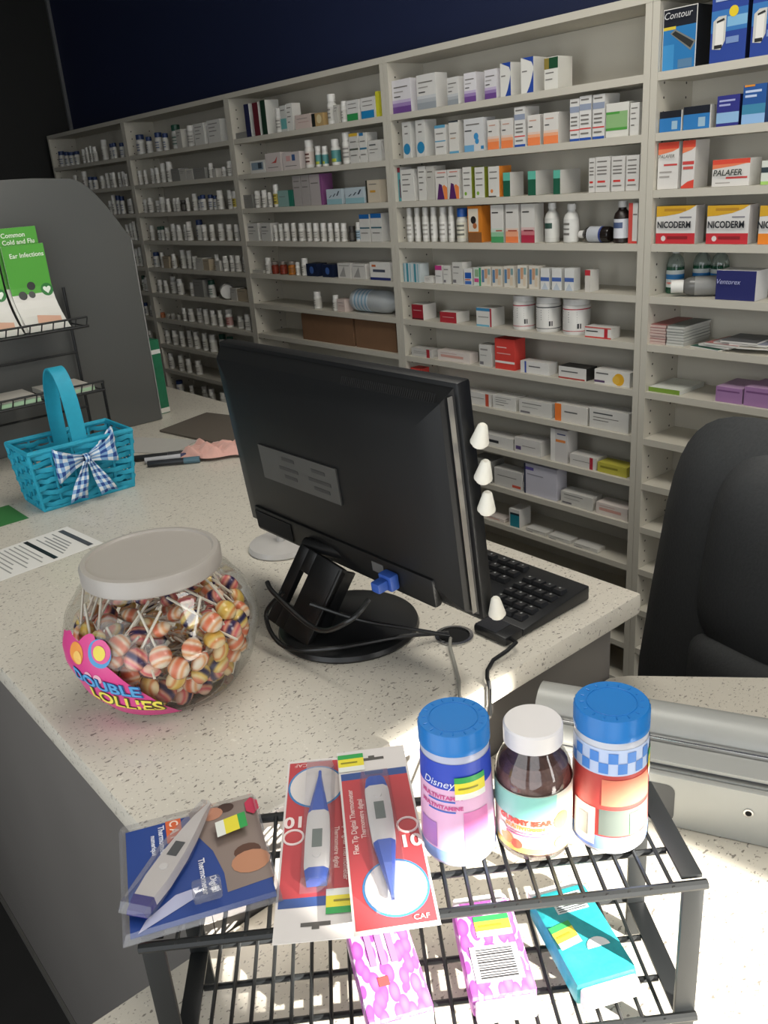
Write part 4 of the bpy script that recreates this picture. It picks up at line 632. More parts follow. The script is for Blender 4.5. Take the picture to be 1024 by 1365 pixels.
def keyboard_and_bits():
    t = tag(empty('keyboard', (-.905, .852, CT)), 'black computer keyboard lying behind the monitor', 'keyboard')
    kw, kd = .222, .074
    MB().prism([(-kd, .002), (kd, .002), (kd, .024), (-kd*.96, .012)], -kw, kw, M_BLACKP, 'x', .002).build('case', t, SM)
    km = pm('key_black', '1c1d1f', .45); kp = pm('key_print', '9a9c9c', .6)
    def key(w):
        k = MB(); a, b, d, e = w/2-.0006, w/2-.0026, .0082, .0064
        k.add([(-a,-d,0),(a,-d,0),(a,d,0),(-a,d,0),(-b,-e,.006),(b,-e,.006),(b,e,.006),(-b,e,.006)], [(4,5,6,7),(0,1,5,4),(1,2,6,5),(2,3,7,6),(3,0,4,7)], km)
        k.quad((-b*.5, .001, .0061), (-b*.1, .001, .0061), (-b*.1, .0045, .0061), (-b*.5, .0045, .0061), kp)
        return k.mesh('key')
    K1, K2, K6 = key(.0185), key(.0285), key(.105)
    for r in range(6):
        y = kd-.018-r*.0213; z = .0235-.012*(kd-y)/(2*kd)
        xs = []
        if r == 5: xs = [(-.208, K1), (-.186, K1), (-.164, K1), (-.096, K6), (-.028, K1), (-.006, K1), (.020, K1), (.046, K1), (.065, K1), (.084, K1)]
        else:
            xs = [(-.207+.019*k, K1) for k in range(13)] + [(.045, K2) if r else (.045, K1)]
            xs = [(x, m) for x, m in xs]
            if r in (0, 1, 2): xs += [(.072+.019*k, K1) for k in range(3)]
        xs = [(x, m) for x, m in xs if x < .12]
        xs += [(.142+.019*k, K1) for k in range(4)] if r else []
        for x, m in xs: link('key', m, t, (x, y, z), (-.08, 0, 0))
    g = tag(empty('cable_grommet', (-.755, .718, CT)), 'silver rimmed cable hole in the worktop below monitor corner', 'grommet')
    MB().lathe([(.026, 0.0003), (.027, .003), (.022, .0035), (.022, .0008)], M_CHROME, 28, cap=False).build('rim', g, SM)
    MB().lathe([(.0219, .0006), (.0001, .0008)], pm('hole_black', '020202', .9), 28, cap=False).build('opening', g)
    o = MB().box((-.030, -.018, 0.0005), (.030, .018, .014), M_BLACKP, .004); o.box((-.028, -.016, .0141), (.010, .016, .0146), pm('dark_gloss', '2c2d30', .15))
    h = o.build('usb_hub', None, SM, (-.713, .762, CT)); tag(h, 'small black plastic hub at the foot of the monitor', 'hub')
    MB().tube([(.026, -.006, .008), (.045, -.014, .012), (.048, -.035, .010), (.046, -.060, .006), (.056, -.082, .0046), (.068, -.095, .0048), (.0748, -.100, .0050), (.0792, -.103, -.001), (.0792, -.104, -.04)], .0028, M_BLACKP, 8).build('cable', h, SM)
    P = [(-.752, .708, CT+.003), (-.735, .690, CT+.006), (-.705, .668, CT+.004), (-.668, .640, CT+.0035), (-.650, .622, CT+.0040), (-.638, .611, CT+.0044), (-.6335, .606, CT-.001), (-.632, .604, CT-.03), (-.612, .585, .985), (-.585, .55, .94), (-.575, .53, .90)]
    tag(MB().tube(P, .0024, pm('pale_cable', '8a8880', .5), 8).build('grey_cable', None, SM), 'thin grey cable trailing over the worktop end', 'cable')
    d = tag(empty('white_puck', (-1.205, .735, CT)), 'white round plastic base on the worktop left of the monitor', 'base')
    MB().lathe([(.058, .0003), (.06, .003), (.057, .011), (.03, .014), (.012, .0145)], pm('white_gloss_plastic', 'b9b6b2', .3), 36).build('disc', d, SM)
    MB().tube([(0, 0, .014), (0, 0, .06)], .008, pm('white_gloss_plastic', 'b9b6b2', .3), 14).build('stem', d, SM)
keyboard_and_bits()

# ================================================================== lollipop jar
def jar_r(z, R=.122, H=.168):
    P = [(0, .60), (.01, .72), (.04, .90), (.08, 1.0), (.10, 1.0), (.125, .94), (.15, .80), (.163, .68), (.172, .66)]
    for (a, ra), (b, rb) in zip(P, P[1:]):
        if z <= b: 
            u = (z-a)/(b-a); u = u*u*(3-2*u)*.35+u*.65; return R*(ra+(rb-ra)*u)
    return R*.66
JAR = (-.944, .385)
def candy_jar():
    t = tag(empty('candy_jar', (JAR[0], JAR[1], CT)), 'round clear plastic tub with white lid full of lollipops', 'jar')
    zs = [.0006, .003, .008]+[.015+.0065*i for i in range(24)]+[.172]
    MB().lathe([(jar_r(z)*(1 if i else .92), z) for i, z in enumerate(zs)], M_CLEAR, 56, cap=False).build('jar_wall', t, SM)
    MB().lathe([(jar_r(0)*.9, .0005), (jar_r(0)*.9, .0016)], M_CLEAR, 40).build('jar_floor', t, SM)
    lm = pm('white_lid_plastic', 'aaa49d', .35, var=.03)
    l = MB(); l.lathe([(.085, .166), (.0865, .168), (.0865, .184), (.084, .188), (.078, .1885), (.076, .186), (.04, .1855), (.0005, .1855)], lm, 56, cap=False); lid = l.build('lid', t, SM)
    # pink paper label wrapped round the wall, towards the viewer's left
    A0 = -.42          # angle of the view direction on the jar
    def P(a, z, e=.0012): r = jar_r(z)+e; return (r*math.cos(a), r*math.sin(a), z)
    def top(u):        # label outline: two lobes on the left, falling to the right
        if u < .28: return .128-.012*abs(math.cos(u/.28*PI*1.0))*.6
        if u < .52: return .133-(.03*((u-.40)/.12)**2 if u > .40 else .012*((.40-u)/.12)**2)
        return .103-.095*((u-.52)/.48)**1.15
    mp = pm('pink_label_print', 'd84a8c', .35, var=.03); lb = MB(); N = 40; vs = []; fs = []
    a_l, a_r = A0-1.34, A0+.06
    K = 14
    for i in range(N+1):
        u = i/N; a = a_l+(a_r-a_l)*u; b = .012 if u > .1 else .012+.05*(1-u/.1); tp = max(top(u), b+.002)
        for k in range(K+1): vs.append(P(a, b+(tp-b)*k/K))
    for i in range(N):
        for k in range(K): q = i*(K+1)+k; fs.append((q, q+K+1, q+K+2, q+1))
    lb.add(vs, fs, mp); lo = lb.build('label', t, SM)
    def wr(ca, cz, e, tilt=0.0):
        def f(x, y):
            x, y = x*math.cos(tilt)-y*math.sin(tilt), x*math.sin(tilt)+y*math.cos(tilt)
            z = min(max(cz+y, .006), .165); return P(ca+x/jar_r(z), z, e)
        return f
    def disc(ca, cz, r, c, e):
        m = MB(); f = wr(ca, cz, e); m.add([f(0, 0)]+[f(r*math.cos(q*PI/12), r*math.sin(q*PI/12)) for q in range(24)], [(0, 1+q, 1+(q+1) % 24) for q in range(24)], ink(c)); return m
    disc(A0-.98, .106, .0135, 'ee9a4a', .0018).build('print_spot', lo); disc(A0-.95, .102, .008, 'f4c46a', .0022).build('print_spot', lo)
    disc(A0-.66, .113, .0165, '4a96cc', .0018).build('print_spot', lo); disc(A0-.64, .116, .0135, 'd8508e', .0022).build('print_spot', lo); disc(A0-.655, .1145, .0085, 'e4d04a', .0026).build('print_spot', lo)
    kw = dict(bold=.0012)
    disc(A0-.84, .081, .006, 'e8b0c0', .0018).build('print_spot', lo); disc(A0-.72, .080, .006, 'e8b0c0', .0018).build('print_spot', lo)
    lettering('DOUBLE', .0245, ink('2f5f9a'), lo, wr(A0-.70, .0690, .0022, -.16), bold=.0018); lettering('DOUBLE', .0245, ink('5aa6dc'), lo, wr(A0-.705, .0697, .0027, -.16), bold=.0006)
    lettering('LOLLIES', .0265, ink('5a5a30'), lo, wr(A0-.545, .0425, .0022, -.20), bold=.0018); lettering('LOLLIES', .0265, ink('efe05a'), lo, wr(A0-.55, .0432, .0027, -.20), bold=.0006)
    # lollipops
    def swirl(name, cols):
        m = bpy.data.materials.new(name); m.use_nodes = True; nt = m.node_tree; b = nt.nodes['Principled BSDF']; b.inputs['Roughness'].default_value = .25; b.inputs['Coat Weight'].default_value = .4
        tc = nt.nodes.new('ShaderNodeTexCoord'); wv = nt.nodes.new('ShaderNodeTexWave'); wv.inputs['Scale'].default_value = 11; wv.inputs['Distortion'].default_value = 2.2
        cr = nt.nodes.new('ShaderNodeValToRGB'); e = cr.color_ramp.elements; e[0].color = lin(cols[0]); e[1].color = lin(cols[-1]); cr.color_ramp.interpolation = 'EASE'
        for i, c in enumerate(cols[1:-1]): x = e.new((i+1)/(len(cols)-1)); x.color = lin(c)
        nt.links.new(tc.outputs['Object'], wv.inputs['Vector']); nt.links.new(wv.outputs['Fac'], cr.inputs[0]); nt.links.new(cr.outputs[0], b.inputs['Base Color'])
        return m
    kinds = [('yellow and orange', swirl('candy_yellow', ['f0c860', 'f2d88a', 'e89a5a', 'f4e0b0'])), ('pink and navy', swirl('candy_pink', ['3a3060', 'f0a890', 'e8747a', 'f4d0b8'])),
             ('orange and cream', swirl('candy_orange', ['e8805a', 'f6dcc0', 'f0b07a', 'f8ecd8'])), ('yellow and navy', swirl('candy_navy', ['2c2a58', 'f0d070', 'f4e0a0', 'e88a6a']))]
    stm = pm('stick_white', 'e6e0d2', .5)
    pops = []
    for nm, m in kinds:
        c = MB(); pr = [(.0001, -.0085), (.006, -.008), (.0115, -.005), (.0142, 0), (.0115, .005), (.006, .008), (.0001, .0085)]
        c.lathe(pr, m, 14, cap=False)
        pops.append((nm, c.mesh('candy', math.radians(80))))
    stick = MB().tube([(.012, 0, 0), (.062, 0, 0)], .0017, stm, 6).mesh('stick')
    twist = MB(); tm = clear_mat('cellophane', (.97, .96, .98), .2, 'e8e6ee', .25, .12)
    twist.add([(.0125, 0, -.002), (.0125, 0, .002), (.026, -.004, .006), (.026, .004, -.006), (.024, .005, .006), (.024, -.005, -.006)], [(0, 1, 2), (0, 1, 4), (0, 3, 1), (1, 5, 0)], tm); twist = twist.mesh('wrapper')
    rnd = random.Random(11); n = 0
    def pop(x, y, z, out, up, L=None):
        nonlocal n
        nm, me = pops[rnd.randrange(4)]
        o = link('lollipop', me, None, (JAR[0]+x, JAR[1]+y, CT+z)); 
        # candy axis roughly outwards, stick along a random tangent or upwards
        best = None
        for tr in range(60):
            zd = Vector(out).normalized(); tang = Vector((0, 0, 1)).cross(zd).normalized(); th = rnd.uniform(0, 2*PI) if not up else rnd.uniform(.9, 2.2)
            xd = (tang*math.cos(th)+zd.cross(tang)*math.sin(th)); xd = (xd-zd*rnd.uniform(.2, .9)).normalized(); zd = (zd-xd*zd.dot(xd)).normalized()
            e = Vector((x, y, z))+xd*.063; bad = max(0, math.hypot(e.x, e.y)+.003-jar_r(min(max(e.z, 0), .165)))+max(0, .005-e.z)+max(0, e.z-.160)
            if best is None or bad < best[0]: best = (bad, xd, zd)
            if bad == 0: break
        xd, zdir = best[1], best[2]
        M = Matrix((xd, zdir.cross(xd), zdir)).transposed(); o.rotation_euler = M.to_euler()
        link('stick', stick, o); link('wrapper', twist, o)
        side = (math.atan2(y, x)+.387+2*PI) % (2*PI); where = ['facing the viewer', 'facing viewer and rack', 'facing the monitor stand', 'facing the keyboard', 'on the far side', 'facing the divider', 'facing the basket', 'facing viewer and counter front'][int((side+PI/8) % (2*PI)/(PI/4))]
        lay = 'heap top' if L is None else '%s layer up' % ORD[L+1]
        tag(o, '%s lollipop in the tub, %s, %s' % (nm, lay, where), 'lollipop', 'lollipops in the tub'); n += 1
    for L in range(6):
        z = .017+.0195*L; r = min(jar_r(z-.011), jar_r(z), jar_r(z+.011))-.0165; k = int(2*PI*r/.0298); off = rnd.random()
        for i in range(k):
            a = 2*PI*(i+off+rnd.uniform(-.15, .15))/k
            if L == 5 and rnd.random() < .45: continue
            rr = r-rnd.uniform(0, .006)
            out = Vector((math.cos(a), math.sin(a), rnd.uniform(-.5, .6)))
            pop(rr*math.cos(a), rr*math.sin(a), z+rnd.uniform(-.003, .003), out, L >= 4, L)
    for L, ring, k in ((0, .048, 10), (0, .020, 4), (1, .062, 13)):
        for i in range(k):
            a = 2*PI*(i+rnd.random()*.3)/k; pop(ring*math.cos(a), ring*math.sin(a), .013+.022*L, Vector((math.cos(a), math.sin(a), rnd.uniform(.8, 1.6))), False, L)
    for ring, k in ((.035, 6), (.068, 13)):
        for i in range(k):
            a = 2*PI*(i+rnd.random()*.3)/k; pop(ring*math.cos(a), ring*math.sin(a), .112+rnd.uniform(-.006, .006), Vector((rnd.uniform(-.5, .5), rnd.uniform(-.5, .5), 1)), False)
candy_jar()
# ================================================================== turquoise basket with a gingham bow
def basket():
    cx, cy = -1.808, .608
    t = tag(empty('woven_basket', (cx, cy, CT)), 'turquoise woven basket with arched handle and gingham bow', 'basket')
    hx0, hy0, hx1, hy1, H = .052, .100, .066, .112, .130
    def corner(sx, sy, u): return Vector((sx*(hx0+(hx1-hx0)*u), sy*(hy0+(hy1-hy0)*u), .004+(H-.004)*u))
    cs = [(-1, -1), (1, -1), (1, 1), (-1, 1)]
    for c in cs: MB().tube([corner(*c, u/4) for u in range(5)], .0045, M_TURQ, 8).build('corner_post', t, SM)
    MB().tube([corner(*c, 1) for c in cs], .006, M_TURQ, 8, closed=True).build('rim', t, SM)
    MB().tube([corner(*c, 0) for c in cs], .005, M_TURQ, 8, closed=True).build('base_rim', t, SM)
    MB().box((-hx0+.004, -hy0+.004, .002), (hx0-.004, hy0-.004, .005), M_TURQ).build('floor_panel', t)
    rnd = random.Random(3)
    for s in range(4):
        a, b = cs[s], cs[(s+1) % 4]; posts = 3 if s % 2 == 0 else 5
        nrm = Vector(((a[0]+b[0])/2, (a[1]+b[1])/2, 0)).normalized()
        for p in range(1, posts):
            MB().tube([corner(*a, u/4).lerp(corner(*b, u/4), p/posts) for u in range(5)], .003, M_TURQ, 6).build('stake', t, SM)
        for r in range(9):
            u = (r+.75)/9.6; P = []
            A, B = corner(*a, u), corner(*b, u); n = posts*4
            for i in range(n+1):
                q = i/n; w = math.cos(q*posts*PI)*(1 if r % 2 else -1)
                P.append(A.lerp(B, q)+nrm*(.0045*w)+Vector((0, 0, rnd.uniform(-.0028, .0028))))
            MB().tube(P, .0058, M_TURQ, 6, flat=.35).build('strand', t, SM)
    # handle: flat band across the short direction
    hp = []
    for i in range(25):
        q = i/24*PI; hp.append((.060*math.cos(q), .0, .13+.150*math.sin(q)**.8 if 0 < i < 24 else .13))
    hp = [(.058, 0, .03)]+hp+[(-.058, 0, .03)]
    m = MB(); vs = []; fs = []
    for i, p in enumerate(hp):
        d = Vector(hp[min(i+1, len(hp)-1)])-Vector(hp[max(i-1, 0)]); d.normalize(); n = d.cross(Vector((0, 1, 0))).normalized()*.0022
        for yy, s in ((-.016, -1), (.016, -1), (.016, 1), (-.016, 1)): vs.append(Vector(p)+Vector((0, yy, 0))+n*s)
    for i in range(len(hp)-1):
        for k in range(4): fs.append((4*i+k, 4*i+(k+1) % 4, 4*i+4+(k+1) % 4, 4*i+4+k))
    fs += [(0, 1, 2, 3), tuple(len(vs)-4+k for k in range(4))]
    mh = pm('turquoise_band', '1f9cb8', .6, var=.10, scale=60, bump=.25)
    m.add(vs, fs, mh).build('handle', t, math.radians(50))
    # bow on the long side that faces +x
    gm = checker_mat('gingham_ribbon', 'dfe6ea', '7fa6d0', '24468c', 1.0)
    def ribbon(name, rows, uvw):
        me = bpy.data.meshes.new(name); vs = []; fs = []; uv = []; n = len(rows[0])
        for r in rows: vs += r
        for i in range(len(rows)-1):
            for k in range(n-1):
                fs.append((i*n+k, i*n+k+1, (i+1)*n+k+1, (i+1)*n+k)); uv += [(i*uvw[0], k*uvw[1]), (i*uvw[0], (k+1)*uvw[1]), ((i+1)*uvw[0], (k+1)*uvw[1]), ((i+1)*uvw[0], k*uvw[1])]
        me.from_pydata([tuple(v) for v in vs], [], fs); ul = me.uv_layers.new(name='UVMap')
        for i, c in enumerate(uv): ul.data[i].uv = c
        me.materials.append(gm); me.polygons.foreach_set('use_smooth', [True]*len(me.polygons)); me.update()
        o = link(name, me, t); md = o.modifiers.new('thickness', 'SOLIDIFY'); md.thickness = .0008
        return o
    bx, bz = .078, .098
    for s in (-1, 1):
        rows = []
        for i in range(13):
            q = i/12; ang = q*2*PI; yy = s*(.004+.062*(math.sin(q*PI)**.7)); ww = .007+.030*math.sin(q*PI)
            zt = .016*math.sin(q*PI)*(1 if s > 0 else -.1); xx = bx+.012*math.sin(ang)
            rows.append([(xx+.003*math.cos(k*1.7+i), yy, bz+zt+(k/6-.5)*2*ww) for k in range(7)])
        ribbon('bow_loop', rows, (.5, .55))
        rows = []
        for i in range(9):
            q = i/8; yy = s*(.004+.030*q); ww = .006+.014*q
            rows.append([(bx+.004+.003*math.sin(i+k), yy+(k/4-.5)*2*ww, bz-.004-.076*q-(.010*abs(k/4-.5) if i == 8 else 0)) for k in range(5)])
        ribbon('bow_tail', rows, (.6, .6))
    ribbon('bow_knot', [[(bx+.012*math.cos(q), -.006+.003*k, bz+.010*math.sin(q)) for k in range(5)] for q in [2*PI*i/10 for i in range(11)]], (.5, .5))
basket()

# ================================================================== leaflets, divider and papers at the far left of the worktop
def left_end():
    md = pm('grey_divider_plastic', '565755', .30, var=.06, scale=3)
    poly = [(.15, CT+.0005), (1.028, CT+.0005), (1.028, CT+.50)] 
    for i in range(1, 9):
        q = i/8; poly.append((1.028-.14*q, CT+.50+(.155)*math.sin(q*PI/2)**1.0))
    poly += [(.80, CT+.66), (.15, CT+.66)]
    o = MB().prism(poly, -2.272, -2.252, md, 'x', .002).build('divider_panel', None, SM); tag(o, 'tall dark grey divider panel with sloping corner at worktop end', 'divider')
    MB().box((-2.2725, 1.0285, CT+.002), (-2.2515, 1.031, CT+.495), pm('divider_edge', '8a8a86', .4)).build('edge_strip', o)
    # wire leaflet rack in front of it
    t = tag(empty('leaflet_rack', (-2.17, .60, CT)), 'black wire leaflet rack against the grey divider', 'rack')
    for y in (-.30, .215):
        MB().tube([(-.06, y, .0045), (-.06, y, .40)], .004, M_RACK, 8).build('upright', t, SM)
        MB().tube([(-.06, y, .0045), (.075, y, .0045), (.075, y, .17)], .004, M_RACK, 8).build('foot', t, SM)
    for z, xf, name in ((.312, .06, 'upper'), (.155, .085, 'lower')):
        for x in (-.05, xf): MB().tube([(x, -.30, z), (x, .215, z)], .0032, M_RACK, 8).build('rail', t, SM)
        MB().tube([(xf, -.30, z+.022), (xf, .215, z+.022)], .0026, M_RACK, 8).build('rail', t, SM)
        for k in range(19):
            y = -.295+k*.028; MB().tube([(-.05, y, z), (xf, y, z), (xf, y+.006, z+.022)], .0018, M_RACK, 6).build('wire', t, SM)
    for z in (.235, .09): MB().tube([(-.058, -.30, z), (-.058, .215, z)], .003, M_RACK, 8).build('rail', t, SM)
    # leaflets standing on the upper tier, toes curling forward
    def leaflet(y, h, dx, label, title, titles_z):
        m = MB(); w = .05; g, wh = ink('55a83c'), ink('dcd9d2'); P = []
        for i in range(13):
            q = i/12; z = h*q; x = .075*max(0, (1-q*1.9))**2; P.append((x, z))
        sp = 4
        for i in range(12):
            (x0, z0), (x1, z1) = P[i], P[i+1]
            m.add([(x0, -w, z0), (x0, w, z0), (x1, w, z1), (x1, -w, z1)], [(0, 1, 2, 3)], wh if i < 5 else g)
            m.add([(x0-.003, -w, z0), (x0-.003, w, z0), (x1-.003, w, z1), (x1-.003, -w, z1)], [(3, 2, 1, 0)], wh)
            m.add([(x0, w, z0), (x0-.003, w, z0), (x1-.003, w, z1), (x1, w, z1)], [(0, 1, 2, 3)], wh); m.add([(x0, -w, z0), (x0-.003, -w, z0), (x1-.003, -w, z1), (x1, -w, z1)], [(3, 2, 1, 0)], wh)
        o = m.build('leaflet', None, None, (-2.205+dx, y, CT+.3165)); tag(o, label, 'leaflet', 'green leaflets on the wire rack')
        def on(cy, cz): return lambda x, yy: (.075*max(0, (1-(cz+yy)/h*1.9))**2+.0009, cy+x, cz+yy)
        for s, z in zip(title, titles_z): lettering(s, .0150, ink('eef4e6'), o, on(-.036, z), align='LEFT', bold=.0002)
        if h < .21:
            def disc(cy, cz, r, c, e=.0):
                f = on(cy, cz); mm = MB(); pts = [f(r*math.cos(a*PI/8), r*math.sin(a*PI/8)) for a in range(16)]; mm.add([(p[0]+.0004+e, p[1], p[2]) for p in pts], [tuple(range(16))], ink(c)); mm.build('print_spot', o)
            disc(.036, .088, .015, '2f7a3a'); f = on(.036, .088); mm = MB(); hp = [(.0, -.0095), (.008, -.001), (.0095, .003), (.008, .0065), (.0045, .0075), (.0015, .006), (0, .0038), (-.0015, .006), (-.0045, .0075), (-.008, .0065), (-.0095, .003), (-.008, -.001)]; mm.add([(f(a, b)[0]+.0012, f(a, b)[1], f(a, b)[2]) for a, b in hp], [tuple(range(12))], ink('e4ece0')); mm.build('print_heart', o)
            disc(-.025, .080, .010, '3a3c3a'); disc(.0, .100, .010, '3a3c3a'); disc(-.003, .080, .008, '4a4c4a')
            f = on(.008, .022); mm = MB(); mm.add([(f(x, y)[0]+.0006, f(x, y)[1], f(x, y)[2]) for x, y in ((-.028, -.008), (.03, -.008), (.034, .004), (-.02, .012))], [(0, 1, 2, 3)], ink('d8a890')); mm.build('print_photo', o)
    leaflet(.718, .236, 0, 'tall green leaflet titled Common Cold and Flu behind its neighbour', ['Common', 'Cold and Flu'], (.219, .203))
    leaflet(.724, .196, .012, 'green leaflet titled Ear Infections with white foot', ['Ear Infections'], (.172,))
    leaflet(.606, .236, 0, 'tall green leaflet at the photo edge, back of the rack', [], ()); leaflet(.610, .196, .012, 'green leaflet at the photo edge with white foot, front', [], ())
    # flat papers on the lower tier
    for k, (y, c) in enumerate(((.735, 'b8b6ae'), (.60, '8a9a84'), (.50, 'a8aaa0'))):
        m = MB().box((-.065, -.055, 0), (.065, .055, .012), ink(c)); m.box((-.0652, -.0552, .0122), (.0652, .0552, .0132), ink('c9c4ba')); m.box((.0653, -.0552, .002), (.0657, .0552, .010), ink('a8c8a4'))
        o = m.build('leaflet_stack', None, None, (-2.152, y, CT+.1585), (0, 0, 0)); tag(o, ['pale leaflet bundle lying at the right end of the lower tier', 'green-tinted leaflet bundle in the middle of lower tier', 'grey leaflet bundle lying at left of the lower tier'][k], 'leaflets')
    # green carton behind the divider
    o = MB().box((-.02, -.022, 0), (.02, .022, .175), pm('green_carton', '1f6a4a', .4, var=.25, scale=70)); o.box((-.0203, -.0223, .1752), (.0203, .0223, .187), ink('d8dad4')); o.box((-.02, -.022, .1872), (.02, .022, .215), ink('1f6a4a')); o.box((-.0203, -.0223, .002), (.0203, .0223, .016), ink('d2cfc6'))
    tag(o.build('green_carton', None, None, (-2.33, 1.062, CT+.0005), (0, 0, .1)), 'tall green carton with white bands behind the grey divider', 'carton')
    # mat, papers, pens, cloth
    o = MB().prism([(-2.19, 1.14), (-2.13, .96), (-1.86, 1.0), (-1.70, 1.10), (-1.9, 1.22)], CT+.0008, CT+.006, pm('brown_grey_folder', '5f574e', .6), bev=.001).build('desk_folder', None, SM); tag(o, 'brown-grey folder lying behind the basket', 'folder')
    o = MB().box((-.10, -.06, 0), (.10, .06, .0015), ink('b9b6b0')).build('loose_paper', None, None, (-2.02, .885, CT+.0005), (0, 0, .5)); tag(o, 'grey loose sheet between basket and folder', 'paper')
    for k, (x, y, a, c, lb) in enumerate(((-1.90, .835, 1.0, '17181a', 'black marker pen lying right of the basket'), (-1.86, .848, 1.05, 'b8b8bc', 'silver-white pen lying beside the black marker'), (-1.825, .838, .95, '23262c', 'dark pen with blue band nearest the worktop front'))):
        tt = tag(empty('marker_pen', (x, y, CT+.0085), (0, 0, a)), lb, 'pen'); MB().tube([(-.055, 0, 0), (.03, 0, 0)], .0075, pm('pen_'+c, c, .35), 12).build('barrel', tt, SM)
        MB().tube([(.0305, 0, 0), (.068, 0, 0)], .008, pm('pen_cap_'+c, ('2a2b2e', '3a3c60', '4a6a78')[k], .35), 12).build('cap', tt, SM)
    # crumpled pink cloth
    m = MB(); vs = []; fs = []; n = 26; rnd = random.Random(5)
    for i in range(n+1):
        for j in range(15):
            u, v = i/n-.5, j/14-.5; e = 1-max(abs(u), abs(v))*2
            z = .002+min(1, e*4)*(.012+.006*math.sin(u*26+v*9)+.005*math.sin(v*30-u*12)+.003*rnd.random())
            vs.append((u*.20+.008*math.sin(v*9), v*.10+.008*math.sin(u*11), max(.0012, z)))
    for i in range(n):
        for j in range(14): q = i*15+j; fs.append((q, q+15, q+16, q+1))
    m.add(vs, fs, pm('pink_cloth', 'd2a296', .9, var=.08, scale=80, bump=.3, sheen=.3))
    o = m.build('pink_cloth', None, math.radians(80), (-1.80, .965, CT+.0064), (0, 0, .85)); tag(o, 'crumpled pink cloth lying on the worktop behind monitor', 'cloth')
    # printed sheet and green card
    m = MB().box((-.072, -.14, 0), (.072, .14, .0006), M_PAPER); e = .0008
    def pr(x0, y0, x1, y1, c='4a4a4a', k=0): m.quad((x0, y0, e+k), (x1, y0, e+k), (x1, y1, e+k), (x0, y1, e+k), ink(c))
    pr(-.062, .115, .060, .126, '4a4a4c'); 
    for k in range(5): pr(-.058+.02*(k % 2), .100-.008*k, .02+.008*k, .103-.008*k, '8a8a88')
    pr(-.066, .046, .062, .055, '1a1a1a')
    for k in range(16): pr(-.060, .034-.0095*k, .040+.02*math.sin(k*2.1), .037-.0095*k, '9a9a96')
    o = m.build('printed_sheet', None, None, (-1.545, .375, CT+.0004), (0, 0, .10)); tag(o, 'white printed sheet with black bar on the worktop', 'paper')
    m = MB().box((-.06, -.085, 0), (.06, .085, .0008), ink('3a7a40')); m.quad((-.03, -.03, .0010), (.0, -.03, .0010), (.0, .04, .0010), (-.03, .04, .0010), ink('8ab48a'))
    o = m.build('green_card', None, None, (-1.805, .385, CT+.0004), (0, 0, .02)); tag(o, 'green card lying beside the turquoise basket', 'card')
left_end()
# ================================================================== wire rack at the front with its goods
RA = math.atan2(.805, .594); RO = Vector((-.536, .150, LT)); RW, RD, RT, RL = .459, .128, .195, .045
def rw(x, y, z):   # rack coordinates -> world
    c, s = math.cos(RA), math.sin(RA); return Vector((RO.x+x*c-y*s, RO.y+x*s+y*c, RO.z+z))
def wire_rack():
    t = tag(empty('wire_rack', RO, (0, 0, RA)), 'black two-tier wire display rack with flat steel posts', 'rack')
    for x in (0, RW-.018):
        for y in (0, RD-.005): MB().box((x, y, .0005), (x+.018, y+.005, RT-.004), M_RACK, .001).build('post', t, SM)
        for z in (RT, RL): MB().box((x, .0055, z-.004), (x+.018, RD-.0055, z), M_RACK, .001).build('side_bar', t, SM)
    for z in (RT, RL):
        for y in (-.003, RD+.003): MB().tube([(0, y, z-.002), (RW, y, z-.002)], .0042, M_RACK, 8).build('rail', t, SM)
        for y in (.040, .085): MB().tube([(.018, y, z-.0045), (RW-.018, y, z-.0050)], .0030, M_RACK, 8).build('cross_bar', t, SM)
        wm = MB().tube([(0, -.006, 0), (0, RD+.006, 0)], .0019, M_RACK, 6).mesh('wire', SM)
        for k in range(23): link('wire', wm, t, (.030+k*.0182, 0, z))
wire_rack()
STOP = RT+.0022     # standing height on the top tier
def price(parent, pts, flip=False):
    """shop price sticker: green, yellow and white bands on a quad given by 4 corners (bl, br, tr, tl)"""
    a, b, c, d = [Vector(p) for p in pts]; m = MB()
    for z0, z1, col in ((0, .28, 'e4e6de'), (.28, .74, 'e6d83a'), (.74, 1, '2fa04e')):
        if flip: z0, z1 = 1-z1, 1-z0
        m.quad(a.lerp(d, z0), b.lerp(c, z0), b.lerp(c, z1), a.lerp(d, z1), ink(col))
    n = (b-a).cross(d-a).normalized()*.0003
    for z in ((.46, .54) if not flip else (.40, .48),):
        m.quad(a.lerp(b, .1).lerp(d.lerp(c, .1), z[0])+n, a.lerp(b, .75).lerp(d.lerp(c, .75), z[0])+n, a.lerp(b, .75).lerp(d.lerp(c, .75), z[1])+n, a.lerp(b, .1).lerp(d.lerp(c, .1), z[1])+n, ink('8a8426'))
    return m.build('price_sticker', parent)
